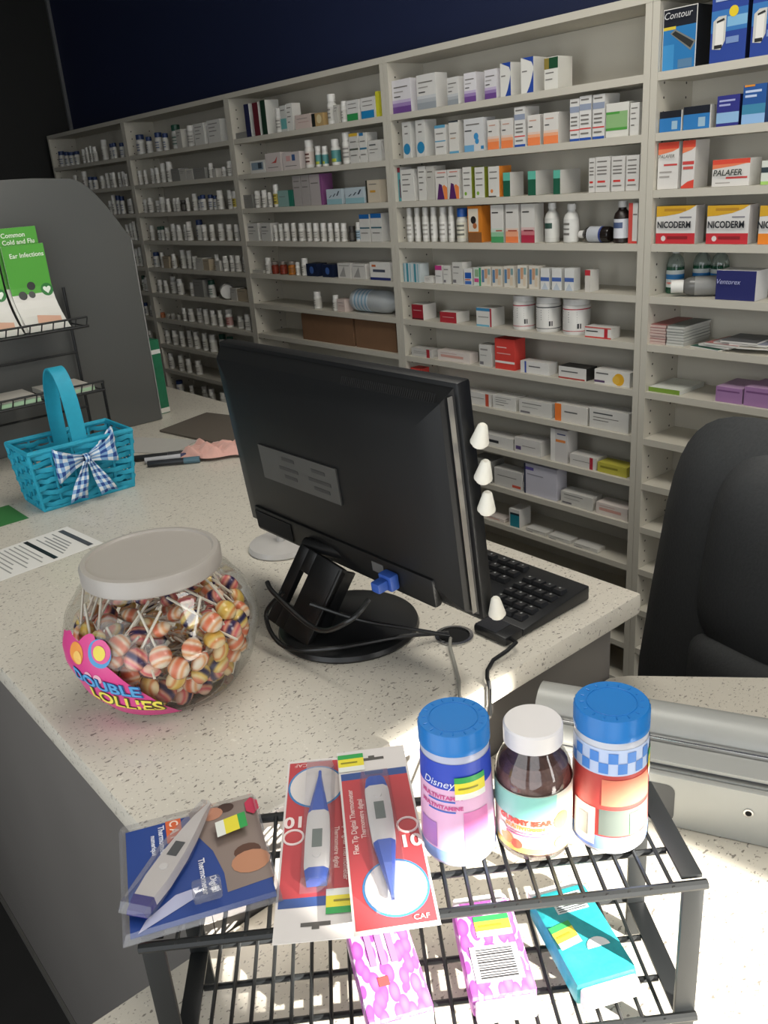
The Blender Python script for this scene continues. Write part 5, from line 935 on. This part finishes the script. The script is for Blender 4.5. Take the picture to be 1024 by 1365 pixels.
def vitamin_bottles():
    VA = -.86   # angle on each bottle that faces the viewer, before bottle rotation
    def make(x, y, label, prof, body, cap_r, cap_h, cap_col, zc, rib=True):
        p = rw(x, y, STOP); t = tag(empty('vitamin_bottle', p), label, 'bottle', 'vitamin bottles on the rack'); t.scale = (1.02, 1.02, 1.0)
        b = MB().lathe(prof, body, 40).build('body', t, SM)
        c = MB(); cm = pm('cap_plastic_'+cap_col, cap_col, .35, var=.03); n = 72; pr = []
        vs = []; fs = []
        ring = [(cap_r, zc), (cap_r, zc+cap_h*.25), (cap_r, zc+cap_h*.30), (cap_r, zc+cap_h*.90), (cap_r*.95, zc+cap_h)]
        for i, (r, z) in enumerate(ring):
            for k in range(n):
                rr = r-(.0009 if rib and k % 2 and i in (2, 3) else 0); vs.append((rr*math.cos(2*PI*k/n), rr*math.sin(2*PI*k/n), z))
        for i in range(4):
            for k in range(n): fs.append((i*n+k, i*n+(k+1) % n, (i+1)*n+(k+1) % n, (i+1)*n+k))
        fs.append(tuple(4*n+k for k in range(n))); fs.append(tuple(range(n))[::-1]); c.add(vs, fs, cm)
        cap = c.build('cap', t, math.radians(30))
        if cap_r > .029:
            r = MB()
            for rr in (.020,): r.tube([(rr*math.cos(a*PI/16), rr*math.sin(a*PI/16), zc+cap_h+.0002) for a in range(32)], .0006, cm, 6, closed=True)
            r.build('raised_ring', cap, SM)
            for a in range(16):
                r2 = MB(); ca, sa = math.cos(a*PI/8), math.sin(a*PI/8); r2.tube([(.0225*ca, .0225*sa, zc+cap_h+.0002), (.0255*ca, .0255*sa, zc+cap_h+.0002)], .0006, cm, 5); r2.build('raised_mark', cap)
        return t
    def rad(prof, z):
        for (r0, z0), (r1, z1) in zip(prof, prof[1:]):
            if z <= z1 and z1 > z0: return r0+(r1-r0)*max(0, (z-z0)/(z1-z0))
        return prof[-1][0]
    def band(t, prof, z0, z1, col, a0=0, a1=2*PI, e=.0004, name='label', parent=None):
        m = MB(); n = max(4, int(abs(a1-a0)*8)); zs = [z0+(z1-z0)*i/8 for i in range(9)]; vs = []; fs = []
        for z in zs:
            for k in range(n+1): a = a0+(a1-a0)*k/n; r = rad(prof, z)+e; vs.append((r*math.cos(a), r*math.sin(a), z))
        for i in range(8):
            for k in range(n): q = i*(n+1)+k; fs.append((q, q+1, q+n+2, q+n+1))
        m.add(vs, fs, ink(col)); return m.build(name, parent or t, math.radians(60))
    def sticker(t, prof, a0, a1, z0, z1):
        h = z1-z0; b = band(t, prof, z0, z0+.26*h, 'e4e6de', a0, a1, .0013, 'price_sticker')
        band(t, prof, z0+.26*h, z0+.74*h, 'e6d83a', a0, a1, .0013, 'yellow_band', b); band(t, prof, z0+.74*h, z1, '2fa04e', a0, a1, .0013, 'green_band', b); band(t, prof, z0+.46*h, z0+.53*h, '8a8426', a0+.1, a1-.25, .0016, 'print_line', b)
    def wrp(prof, ca, cz, e): return lambda x, y: ((rad(prof, cz+y)+e)*math.cos(ca+x/rad(prof, cz+y)), (rad(prof, cz+y)+e)*math.sin(ca+x/rad(prof, cz+y)), cz+y)
    def blob(t, prof, ca, cz, r, col, e, sy=1.0):
        f = wrp(prof, ca, cz, e); m = MB(); m.add([f(0, 0)]+[f(r*math.cos(q*PI/8), r*sy*math.sin(q*PI/8)) for q in range(16)], [(0, 1+q, 1+(q+1) % 16) for q in range(16)], ink(col)); return m.build('print_spot', t)
    # 1: pink and blue label, blue cap
    pr1 = [(.0285, 0), (.0310, .004), (.0315, .015), (.0305, .045), (.0290, .085), (.0283, .106), (.0275, .112)]
    t = make(.2672, .069, 'blue-capped vitamin bottle with pink and blue label, leftmost of three', pr1, pm('bottle_blue_grey', 'b8bcd0', .3), .0292, .0185, '1f78c4', .1125)
    b = band(t, pr1, .080, .105, '2a48b8'); b = band(t, pr1, .018, .080, 'e2b4d4'); band(t, pr1, .006, .018, '8aa4dc')
    band(t, pr1, .018, .058, 'd87ab4', VA+.25, VA+1.0, .0008, 'print_panel', b); band(t, pr1, .020, .045, 'a87ac0', VA-1.1, VA-.5, .0008, 'print_panel', b); band(t, pr1, .068, .0695, '3f6ac0', VA-.75, VA+.05, .0009, 'print_line', b); band(t, pr1, .058, .0595, '3f6ac0', VA-.75, VA+.05, .0009, 'print_line', b)
    lettering('Disney', .010, ink('dfe6f4'), b, wrp(pr1, VA-.45, .0855, .0009), shear=.3); lettering('MULTIVITAMIN', .0055, ink('c8508c'), b, wrp(pr1, VA-.38, .0725, .0009), bold=.0002); lettering('MULTIVITAMINE', .0052, ink('c8508c'), b, wrp(pr1, VA-.38, .0625, .0009), bold=.0002)
    sticker(t, pr1, VA+.05, VA+.95, .0715, .0930)
    # 2: clear jar with white cap, dark gummies, teal and cream label
    pr2 = [(.0285, 0), (.0312, .004), (.0318, .010), (.0318, .070), (.0305, .082), (.026, .092), (.0215, .098), (.0210, .1045)]
    t = make(.3328, .0655, 'clear gummy vitamin jar with smooth white cap, between two blue-capped bottles', pr2, clear_mat('clear_jar', (.95, .95, .95), .16), .0242, .017, 'e2dedc', .1045, rib=False)
    MB().lathe([(.0275, .003), (.0300, .008), (.0302, .070), (.0285, .082), (.022, .088), (.0005, .089)], pm('dark_red_gummies', '7a5a52', .4, var=.4, scale=160, bump=.8), 28).build('gummies', t, SM)
    b = band(t, pr2, .010, .070, 'e4e2d2'); band(t, pr2, .046, .0695, '8fd0c4', VA-1.6, VA+.6, .0008, 'print_panel', b)
    lettering('GUMMY BEAR', .0072, ink('d8503e'), b, wrp(pr2, VA-.25, .0425, .0010), bold=.0004); lettering('MULTIVITAMIN', .0050, ink('e09a4a'), b, wrp(pr2, VA-.25, .0365, .0010), bold=.0003)
    band(t, pr2, .0315, .0325, 'b04a80', VA-.85, VA+.4, .0010, 'print_line', b); band(t, pr2, .0285, .0300, 'c0608a', VA-.85, VA+.4, .0010, 'print_line', b); band(t, pr2, .0105, .0165, 'ecc864', VA-1.2, VA+1.2, .0008, 'print_panel', b)
    blob(b, pr2, VA+.75, .042, .0075, 'e88a5a', .0012, 1.2); blob(b, pr2, VA-.75, .022, .006, 'e89a4a', .0012); blob(b, pr2, VA-.45, .019, .005, 'd8624a', .0012); blob(b, pr2, VA+.7, .020, .0055, 'a8cc5a', .0012); blob(b, pr2, VA-.9, .030, .005, 'd8d6cc', .0012)
    # 3: red label with blue check bands, blue cap
    pr3 = [(.0285, 0), (.0312, .004), (.0317, .015), (.0308, .045), (.0300, .085), (.0298, .108), (.0285, .1135)]
    t = make(.3986, .064, 'blue-capped vitamin bottle with red label, rightmost of three', pr3, pm('bottle_pale', 'c9ccd4', .3), .0305, .0195, '1f78c4', .1138)
    b = band(t, pr3, .020, .082, 'b8403c'); band(t, pr3, .006, .020, '7a94d8'); band(t, pr3, .082, .107, 'b8c8e6')
    for k in range(14):
        for j in (0, 1):
            if (k+j) % 2 == 0: band(t, pr3, .084+.010*j, .094+.010*j, '4a86d4', VA-1.4+k*.25, VA-1.15+k*.25, .0008, 'print_check', b)
    band(t, pr3, .022, .048, '5a625c', VA-.35, VA+1.2, .0008, 'print_panel', b); band(t, pr3, .022, .044, '6aa86a', VA+.45, VA+.75, .0012, 'print_panel', b); band(t, pr3, .052, .078, 'd87a60', VA-.3, VA+1.2, .0008, 'print_panel', b)
    w = band(t, pr3, .010, .048, 'dcd8d4', VA-1.15, VA-.45, .0009, 'print_panel', b); band(t, pr3, .018, .040, '8a8686', VA-.95, VA-.65, .0013, 'barcode', b)
    sticker(t, pr3, VA+1.15, VA+1.8, .072, .096)
vitamin_bottles()

def thermometers():
    # clamshell pack lying on the left end of the rack
    def place(o, x, y, z, a, tiltx=0.0, tilty=0.0): o.location = rw(x, y, z); o.rotation_euler = (tiltx, tilty, RA+a)
    t = tag(empty('thermometer_clamshell'), 'blue clamshell pack with white thermometer on the rack, left end', 'thermometer')
    place(t, .036, .074, STOP+.0016, .235)
    w, d = .064, .068
    blue = ink('23438c'); m = MB().box((-w+.006, -d+.006, .0010), (w-.004, d-.004, .0016), blue); e = .0018
    def q(pts, c, z=e, mb=None): (mb or m).add([(x, y, z) for x, y in pts], [tuple(range(len(pts)))], ink(c))
    q([(.0, .068), (.062, .068), (.062, -.040), (.022, -.043), (.022, -.02), (.016, .01), (.002, .04)], '8a7a72')       # family photograph panel
    for cx, cy, r, c in ((.020, .058, .011, 'c48a70'), (.036, .036, .011, 'b8785c'), (.046, -.015, .017, 'bc8464'), (.045, -.002, .012, '5a3a2c'), (.034, .062, .008, '4a342c')):
        q([(cx+r*math.cos(a*PI/7), cy+r*.8*math.sin(a*PI/7)) for a in range(14)], c, e+.0002+.0001*r*100)
    q([(.052, .060), (.058, .066), (.064, .060), (.064, .048), (.058, .042), (.052, .048)], 'c03050', e+.0016); q([(-.022, .064), (-.008, .064), (-.008, .034), (-.022, .034)], 'd8663a', e+.0004)
    q([(-.052, -.060), (-.006, -.040), (.0, -.028), (-.02, -.030), (-.045, -.048)], 'b9bcd8', e+.0003)
    card = m.build('card', t)
    # thermometer (grey body, violet tail) inside the bubble
    th = MB(); A = Vector((-.044, -.034, .010)); B = Vector((.020, .062, .010)); ax = (B-A).normalized(); px = Vector((ax.y, -ax.x, 0)); Lh = (B-A).length
    prof = [(0, .0105), (.02, .0125), (.05, .0115), (.075, .0085), (.095, .005), (Lh, .0015)]; vs = []; fs = []
    for s_, hw in prof:
        for sx, sz in ((-1, -.0035), (1, -.0035), (.85, .0045), (-.85, .0045)): vs.append(A+ax*s_+px*hw*sx+Vector((0, 0, sz if hw > .002 else sz*.4)))
    for i in range(len(prof)-1):
        for k in range(4): fs.append((4*i+k, 4*i+(k+1) % 4, 4*i+4+(k+1) % 4, 4*i+4+k))
    fs.append((3, 2, 1, 0)); fs.append(tuple(4*(len(prof)-1)+k for k in range(4)))
    body = th.add(vs, fs, pm('thermometer_grey', 'cfc9c4', .35)).build('thermometer', t, math.radians(25))
    z = .0148
    def along(s0, s1, hw): return [A+ax*s0-px*hw+Vector((0, 0, z-.010)), A+ax*s0+px*hw+Vector((0, 0, z-.010)), A+ax*s1+px*hw+Vector((0, 0, z-.010)), A+ax*s1-px*hw+Vector((0, 0, z-.010))]
    MB().add(along(.045, .062, .0048), [(0, 1, 2, 3)], pm('lcd_dark', '3f4242', .2)).build('display', body)
    MB().lathe([(.004, .0148), (.0035, .0156)], pm('button_white', 'dcd8d4', .4), 14, c=tuple((A+ax*.032)[:2])).build('button', body, SM)
    tl = MB(); tl.add([A+px*sx*.0108+Vector((0, 0, sz)) for sx, sz in ((-1, -.004), (1, -.004), (.88, .0048), (-.88, .0048))]+[A-ax*.014+px*sx*.0095+Vector((0, 0, sz)) for sx, sz in ((-1, -.004), (1, -.004), (.8, .002), (-.8, .002))], [(0,1,5,4),(1,2,6,5),(2,3,7,6),(3,0,4,7),(4,5,6,7),(3,2,1,0)], pm('violet_plastic', '2f2878', .25)); tl.build('tail_cap', body)
    # clear shell: tray edge plus a domed bubble over the thermometer
    s = MB(); s.box((-w, -d, .0003), (w, d, .0009), M_BLISTER); c8 = [(-w, -d), (w, -d), (w, d), (-w, d)]
    for i in range(4):
        (x0, y0), (x1, y1) = c8[i], c8[(i+1) % 4]; ix = lambda x, y: (x*.94, y*.945, .009)
        s.add([(x0, y0, .001), (x1, y1, .001), ix(x1, y1), ix(x0, y0)], [(0, 1, 2, 3)], M_BLISTER)
    hp = [A-ax*.016-px*.015, A-ax*.016+px*.015, A+ax*.05+px*.015, B+px*.004, B-px*.004, A+ax*.05-px*.015]
    hp = [(p.x, p.y) for p in hp]; mid = (sum(p[0] for p in hp)/6, sum(p[1] for p in hp)/6)
    lo = [(p[0], p[1], .0092) for p in hp]; hi = [(mid[0]+(p[0]-mid[0])*.93, mid[1]+(p[1]-mid[1])*.96, .0185) for p in hp]
    s.add(lo+hi, [tuple(range(6, 12))]+[(i, (i+1) % 6, 6+(i+1) % 6, 6+i) for i in range(6)], M_BLISTER)
    s.box((-.006, -.056, .0092), (.018, -.036, .0185), M_BLISTER, .003)
    s.build('clear_shell', t, math.radians(20))
    def up(cx, cy, rot, zz=.0026):
        c, s_ = math.cos(rot), math.sin(rot); return lambda x, y: (cx+x*c-y*s_, cy+x*s_+y*c, zz)
    lettering('C A F', .011, ink('f0d8c8'), card, up(-.015, .049, -PI/2, .0030), bold=.0003)
    for txt, sz, cx, cy in (('Thermometer', .0075, -.0265, .038), ('numerique', .006, -.034, .036)): lettering(txt, sz, ink('dfe2ee'), card, up(cx, cy, -PI/2), bold=.0002)
    for txt, sz, cx, cy, c in (('Digital', .0075, .012, -.030, 'e4e6f0'), ('Thermometer', .0075, .0045, -.018, 'e4e6f0')): lettering(txt, sz, ink(c), card, up(cx, cy, -PI/2), bold=.0002)
    price(t, [(.022, .016, .0096), (.022, .036, .0096), (.050, .041, .0096), (.050, .021, .0096)])
    # two red cards with blue tipped thermometers
    def card_pack(x, y, z, a, tilt, label, flip):
        t = tag(empty('thermometer_card'), label, 'thermometer', 'red thermometer cards on the rack'); place(t, x, y, z, a, 0, 0); t.rotation_euler = Matrix.Rotation(RA+a, 3, 'Z') .to_4x4().to_3x3().to_euler() if not tilt else (Matrix.Rotation(RA+a, 3, 'Z') @ Matrix.Rotation(tilt, 3, 'X')).to_euler()
        sgn = -1 if flip else 1
        W_, L_ = .0335, .112
        m = MB().box((-W_, -L_, 0), (W_, L_, .0008), ink('d9d4d0')); ez = .0010
        def q(pts, c, zz=ez): 
            P = [(sgn*px_, sgn*py_, zz) for px_, py_ in pts]; m.add(P, [tuple(range(len(P)))], ink(c))
        q([(-.0315, -.108), (.0315, -.108), (.0315, .068), (-.0315, .068)], 'bc4248')
        q([(-.0315, .068), (.0315, .068), (.0315, .078), (-.0315, .078)], '34508c')
        ring = lambda r: [(.004+r*math.cos(k*PI/16), -.070+r*1.12*math.sin(k*PI/16)) for k in range(32)]
        q(ring(.0272), '3f80b8', ez+.0002); q(ring(.0252), 'dad4d0', ez+.0004)
        q([(-.012, .094), (.012, .094), (.012, .098), (.003, .098), (.003, .101), (-.003, .101), (-.003, .098), (-.012, .098)], '55524e', ez+.0001)
        cd = m.build('card', t)
        def up(cx, cy, rot, zz=.0016): 
            c, s_ = math.cos(rot), math.sin(rot); return lambda X, Y: (sgn*(cx+X*c-Y*s_), sgn*(cy+X*s_+Y*c), zz)
        lettering('10', .020, ink('ecdcd8'), cd, up(.0225, -.022, 0), bold=.0006); lettering('Flex Tip Digital Thermometer', .0068, ink('e8c4c0'), cd, up(-.0245, .012, PI/2), bold=.00015); lettering('Thermometre digital', .0060, ink('e8c4c0'), cd, up(-.0165, .014, PI/2), bold=.00015); lettering('CAF', .007, ink('ecd0cc'), cd, up(.020, -.103, 0))
        rg = MB(); rg.tube([(sgn*(.0225+.009*math.cos(k*PI/10)), sgn*(-.002+.009*math.sin(k*PI/10)), .0016) for k in range(20)], .0011, ink('ecdcd8'), 6, closed=True); rg.build('print_ring', cd)
        bl, wt = pm('thermo_blue', '3058b8', .35), pm('thermo_white', 'dcd9d6', .35)
        th = MB(); prof = [(.058, .0085, bl), (.045, .0105, bl), (.040, .0110, wt), (.010, .0112, wt), (-.020, .0102, wt), (-.025, .0095, bl), (-.052, .0055, bl), (-.078, .0018, bl), (-.086, .0014, wt)]
        for (y0, h0, m0), (y1, h1, m1) in zip(prof, prof[1:]):
            sec = lambda yy, hh: [(sgn*px_*hh, sgn*yy, .0055+pz*min(.005, hh)) for px_, pz in ((-1, -.8), (1, -.8), (1, .4), (.6, 1), (-.6, 1), (-1, .4))]
            th.add(sec(y0, h0)+sec(y1, h1), [(k, (k+1) % 6, 6+(k+1) % 6, 6+k) for k in range(6)], m0 if m0 is m1 else (wt if m1 is wt and y1 > 0 else m0))
        th.add([(sgn*px_*.0085, sgn*.058, .0055+pz*.005) for px_, pz in ((-1, -.8), (1, -.8), (1, .4), (.6, 1), (-.6, 1), (-1, .4))], [(0, 1, 2, 3, 4, 5)], bl)
        to = th.build('thermometer', t, math.radians(40))
        MB().box((min(sgn*-.0045, sgn*.0045), min(sgn*.0, sgn*.022), .01055), (max(sgn*-.0045, sgn*.0045), max(sgn*.0, sgn*.022), .0109), pm('lcd_grey', '77807a', .2)).build('display', to)
        MB().lathe([(.0038, .0105), (.0034, .0114)], wt, 14, c=(0, sgn*.031)).build('button', to, SM)
        bb = MB(); bw, y0, y1, bz = .0145, -.094, .064, .0150
        a_ = [(-bw, y0, .001), (bw, y0, .001), (bw, y1, .001), (-bw, y1, .001)]; b_ = [(-bw*.85, y0+.003, bz), (bw*.85, y0+.003, bz), (bw*.85, y1-.003, bz), (-bw*.85, y1-.003, bz)]
        P = [(sgn*p[0], sgn*p[1], p[2]) for p in a_+b_]; bb.add(P, [(4, 5, 6, 7)]+[(k, (k+1) % 4, 4+(k+1) % 4, 4+k) for k in range(4)], M_BLISTER); bb.build('blister', t, math.radians(20))
        pz = .0018
        sy0 = .062 if flip else .080; pts = [(-.033, sy0, pz), (-.008, sy0, pz), (-.008, sy0+.026, pz), (-.033, sy0+.026, pz)]; pts = [(sgn*p[0], sgn*p[1], p[2]) for p in pts]
        price(t, pts)
    card_pack(.143, .092, STOP+.0004, -.025, 0, 'red thermometer card upside down, half under its neighbour', True)
    card_pack(.2005, .0785, STOP+.0162, .037, 0, 'red thermometer card lying on top, reading the right way up', False)
thermometers()

def tissues():
    def pack(x, y, a, label, kind, L=.114, Wd=.060, Hh=.027):
        t = tag(empty('tissue_pack'), label, 'tissues', 'tissue packs on the lower tier'); t.location = rw(x, y, RL+.0022); t.rotation_euler = (0, 0, RA+a)
        if kind == 'purple':
            fm = pm('purple_leaf_film', 'a85aa8', .35); nt = fm.node_tree
            if not nt.nodes.get('leaf'):
                b = nt.nodes['Principled BSDF']; tc = [n for n in nt.nodes if n.type == 'TEX_COORD'][0]; vo = nt.nodes.new('ShaderNodeTexVoronoi'); vo.name = 'leaf'; vo.inputs['Scale'].default_value = 75; mp = nt.nodes.new('ShaderNodeMapping'); mp.inputs['Scale'].default_value = (1.7, .75, 1); mp.inputs['Rotation'].default_value = (0, 0, .7)
                cr = nt.nodes.new('ShaderNodeValToRGB'); e = cr.color_ramp.elements; e[0].position = .60; e[0].color = lin('a04aa0'); e[1].position = .68; e[1].color = lin('dccade'); x2 = e.new(.2); x2.color = lin('b86ab8')
                nt.links.new(tc.outputs['Object'], mp.inputs[0]); nt.links.new(mp.outputs[0], vo.inputs['Vector']); nt.links.new(vo.outputs['Distance'], cr.inputs[0]); nt.links.new(cr.outputs[0], b.inputs['Base Color'])
        else: fm = pm('teal_film', '2aa0a8', .35, var=.25, scale=140, bump=.2)
        MB().box((-Wd/2, -L/2+.004, .0003), (Wd/2, L/2-.004, Hh), fm, .006).build('wrapper', t, SM)
        end = pm('white_tissue_end', 'e2dedc', .6, var=.04, scale=90, bump=.4)
        for s in (-1, 1):
            m = MB(); y0 = s*(L/2-.0043); m.box((-Wd/2+.003, min(y0, y0+s*.010), .004), (Wd/2-.003, max(y0, y0+s*.010), Hh-.004), end, .003); m.build('end_fold', t, SM)
        return t
    z = .0274
    t = pack(.1935, .0588, .16, 'purple leaf-patterned tissue pack on the lower tier, left one', 'purple')
    m = MB(); m.add([(-.012, -.022, z), (-.002, -.022, z), (-.002, -.012, z), (-.012, -.012, z)], [(0, 1, 2, 3)], ink('d84a4a')); m.build('logo', t)
    for k in (0, 1, 2): MB().box((-.015+.010*k, .0, z), (-.009+.010*k, .045, z+.0002), ink('b070b4')).build('print_line', t)
    t = pack(.2925, .068, .025, 'purple tissue pack showing its barcode, middle of lower tier', 'purple')
    m = MB().box((-.022, -.040, z), (.022, -.002, z+.0002), ink('e4e0e2'))
    for k in range(12): m.box((-.017, -.037+.0027*k, z+.0003), (.017, -.0358+.0027*k+(.0006 if k % 3 == 0 else 0), z+.0004), ink('3a3a3c'))
    m.build('barcode', t); price(t, [(-.012, .008, z), (.022, .008, z), (.022, .032, z), (-.012, .032, z)])
    t = pack(.3774, .0715, .18, 'teal tissue pack at the right of lower tier', 'teal')
    m = MB().box((-.012, .022, z), (.020, .044, z+.0002), ink('c8d4d4'))
    for k in range(8): m.box((-.010, .0235+.0025*k, z+.0003), (.018, .0246+.0025*k, z+.0004), ink('4a4c4e'))
    m.build('barcode', t); price(t, [(-.026, -.016, z), (-.004, -.012, z), (-.006, .014, z), (-.028, .010, z)])
    m = MB(); m.add([(.008+.011*math.cos(a*PI/12), -.022+.011*math.sin(a*PI/12), z+.0001) for a in range(13)], [tuple(range(13))], ink('dfe4e4')); m.build('logo', t)
tissues()

# ================================================================== cash drawer, chair
def cash_drawer():
    a = math.atan2(.431, .902); t = tag(empty('cash_drawer', (-.590, .670, LT), (0, 0, a)), 'long grey metal cash drawer with rounded hood and keyhole', 'cash drawer')
    gm = pm('grey_drawer_metal', 'a3a4a0', .4, .1, var=.03); dk = pm('drawer_gap', '55565a', .5); L = .42
    MB().box((.001, .010, .0005), (L, .118, .074), gm).build('body', t)
    MB().box((.002, .016, .0745), (L-.001, .118, .078), dk).build('gap', t)
    fp = MB().box((0, 0, .0005), (L, .0095, .072), gm, .002).build('front_panel', t, SM)
    MB().box((.0005, .012, .0785), (L, .118, .0832), gm, .001).build('ledge', t, SM)
    MB().box((0, .047, .0836), (L+.001, .056, .0885), M_CHROME, .001).build('chrome_strip', t, SM)
    prof = [(.056, .0836)]+[(.087-.031*math.cos(k*PI/12), .084+.025*math.sin(k*PI/12)) for k in range(13)]+[(.118, .0836)]
    MB().prism(prof, .0, L, gm, 'x').build('hood', t, math.radians(30))
    # finger recess as a flat patch, its shade put into the colour; keyhole
    r = MB(); pts = []
    for cx, cz, a0 in ((.172, .050, 0), (.115, .050, PI/2), (.115, .018, PI), (.172, .018, 1.5*PI)):
        for k in range(5): pts.append((cx+.010*math.cos(a0+k*PI/8), -.0004, cz+.010*math.sin(a0+k*PI/8)))
    r.add(pts, [tuple(range(20))[::-1]], pm('recess_shade', '4c4d4e', .6)); r.build('finger_recess', fp)
    k = MB(); k.lathe([(.0055, 0), (.0055, .0012), (.0040, .0014)], M_CHROME, 18); k.lathe([(.0036, .0015), (.0001, .00155)], pm('hole_black', '020202', .9), 14, cap=False)
    k.xf(Matrix.Translation((.262, -.0001, .044)) @ Matrix.Rotation(PI/2, 4, 'X')).build('keyhole', fp, SM)
cash_drawer()

def office_chair():
    t = tag(empty('office_chair', (-.585, 1.46, 0), (0, 0, -.12)), 'black leather office chair with padded back, beside the shelves', 'chair')
    lm = pm('black_leather', '4a4b4c', .40, var=.18, scale=180, bump=.25)
    def pad(name, cx, cz, w, h, y, th, n=3.2, bulge=.03, m=lm, taper=0.0):
        mb = MB(); N, K = 40, 9; vs = []; fs = []
        for side in (-1, 1):
            for j in range(K+1):
                q = j/K
                for i in range(N):
                    a = 2*PI*i/N; c, s = math.cos(a), math.sin(a); e = 2/n
                    X = abs(c)**e*math.copysign(1, c)*w*q; Z = abs(s)**e*math.copysign(1, s)*h*q; X *= 1-taper*(Z/h)
                    vs.append((cx+X, y+side*(th*(1-q**3.5)**.6+bulge*0), cz+Z))
        B = (K+1)*N
        for o in (0, B):
            for j in range(K):
                for i in range(N):
                    f = (o+j*N+i, o+j*N+(i+1) % N, o+(j+1)*N+(i+1) % N, o+(j+1)*N+i); fs.append(f if o else f[::-1])
        mb.add(vs, fs, m); o = mb.build(name, t, math.radians(70)); return o
    b = pad('backrest', 0, .77, .36, .415, .0, .055, 5, taper=.16)
    c = pad('centre_cushion', .02, .91, .235, .225, -.030, .055, 4.2, taper=.12)
    c2 = pad('lumbar_cushion', .01, .63, .24, .13, -.040, .055, 4.2)
    pad('seat', 0, .0, .27, .18, 0, .06, 4).matrix_local = Matrix.Translation((0, -.20, .50)) @ Matrix.Rotation(PI/2, 4, 'X')
    MB().tube([(0, -.2, .10), (0, -.2, .44)], .028, M_BLACKP, 14).build('gas_column', t, SM)
    for k in range(5):
        a = 2*PI*k/5+.3; l = MB().tube([(0, -.2, .10), (.28*math.cos(a), -.2+.28*math.sin(a), .065)], .020, M_BLACKP, 8).build('base_leg', t, SM)
        MB().lathe([(.001, -.02), (.025, -.019), (.027, 0), (.025, .019), (.001, .02)], M_BLACKP, 14, cap=False).xf(Matrix.Translation((.28*math.cos(a), -.2+.28*math.sin(a), .0275)) @ Matrix.Rotation(PI/2, 4, 'X')).build('caster', l, SM)
office_chair()
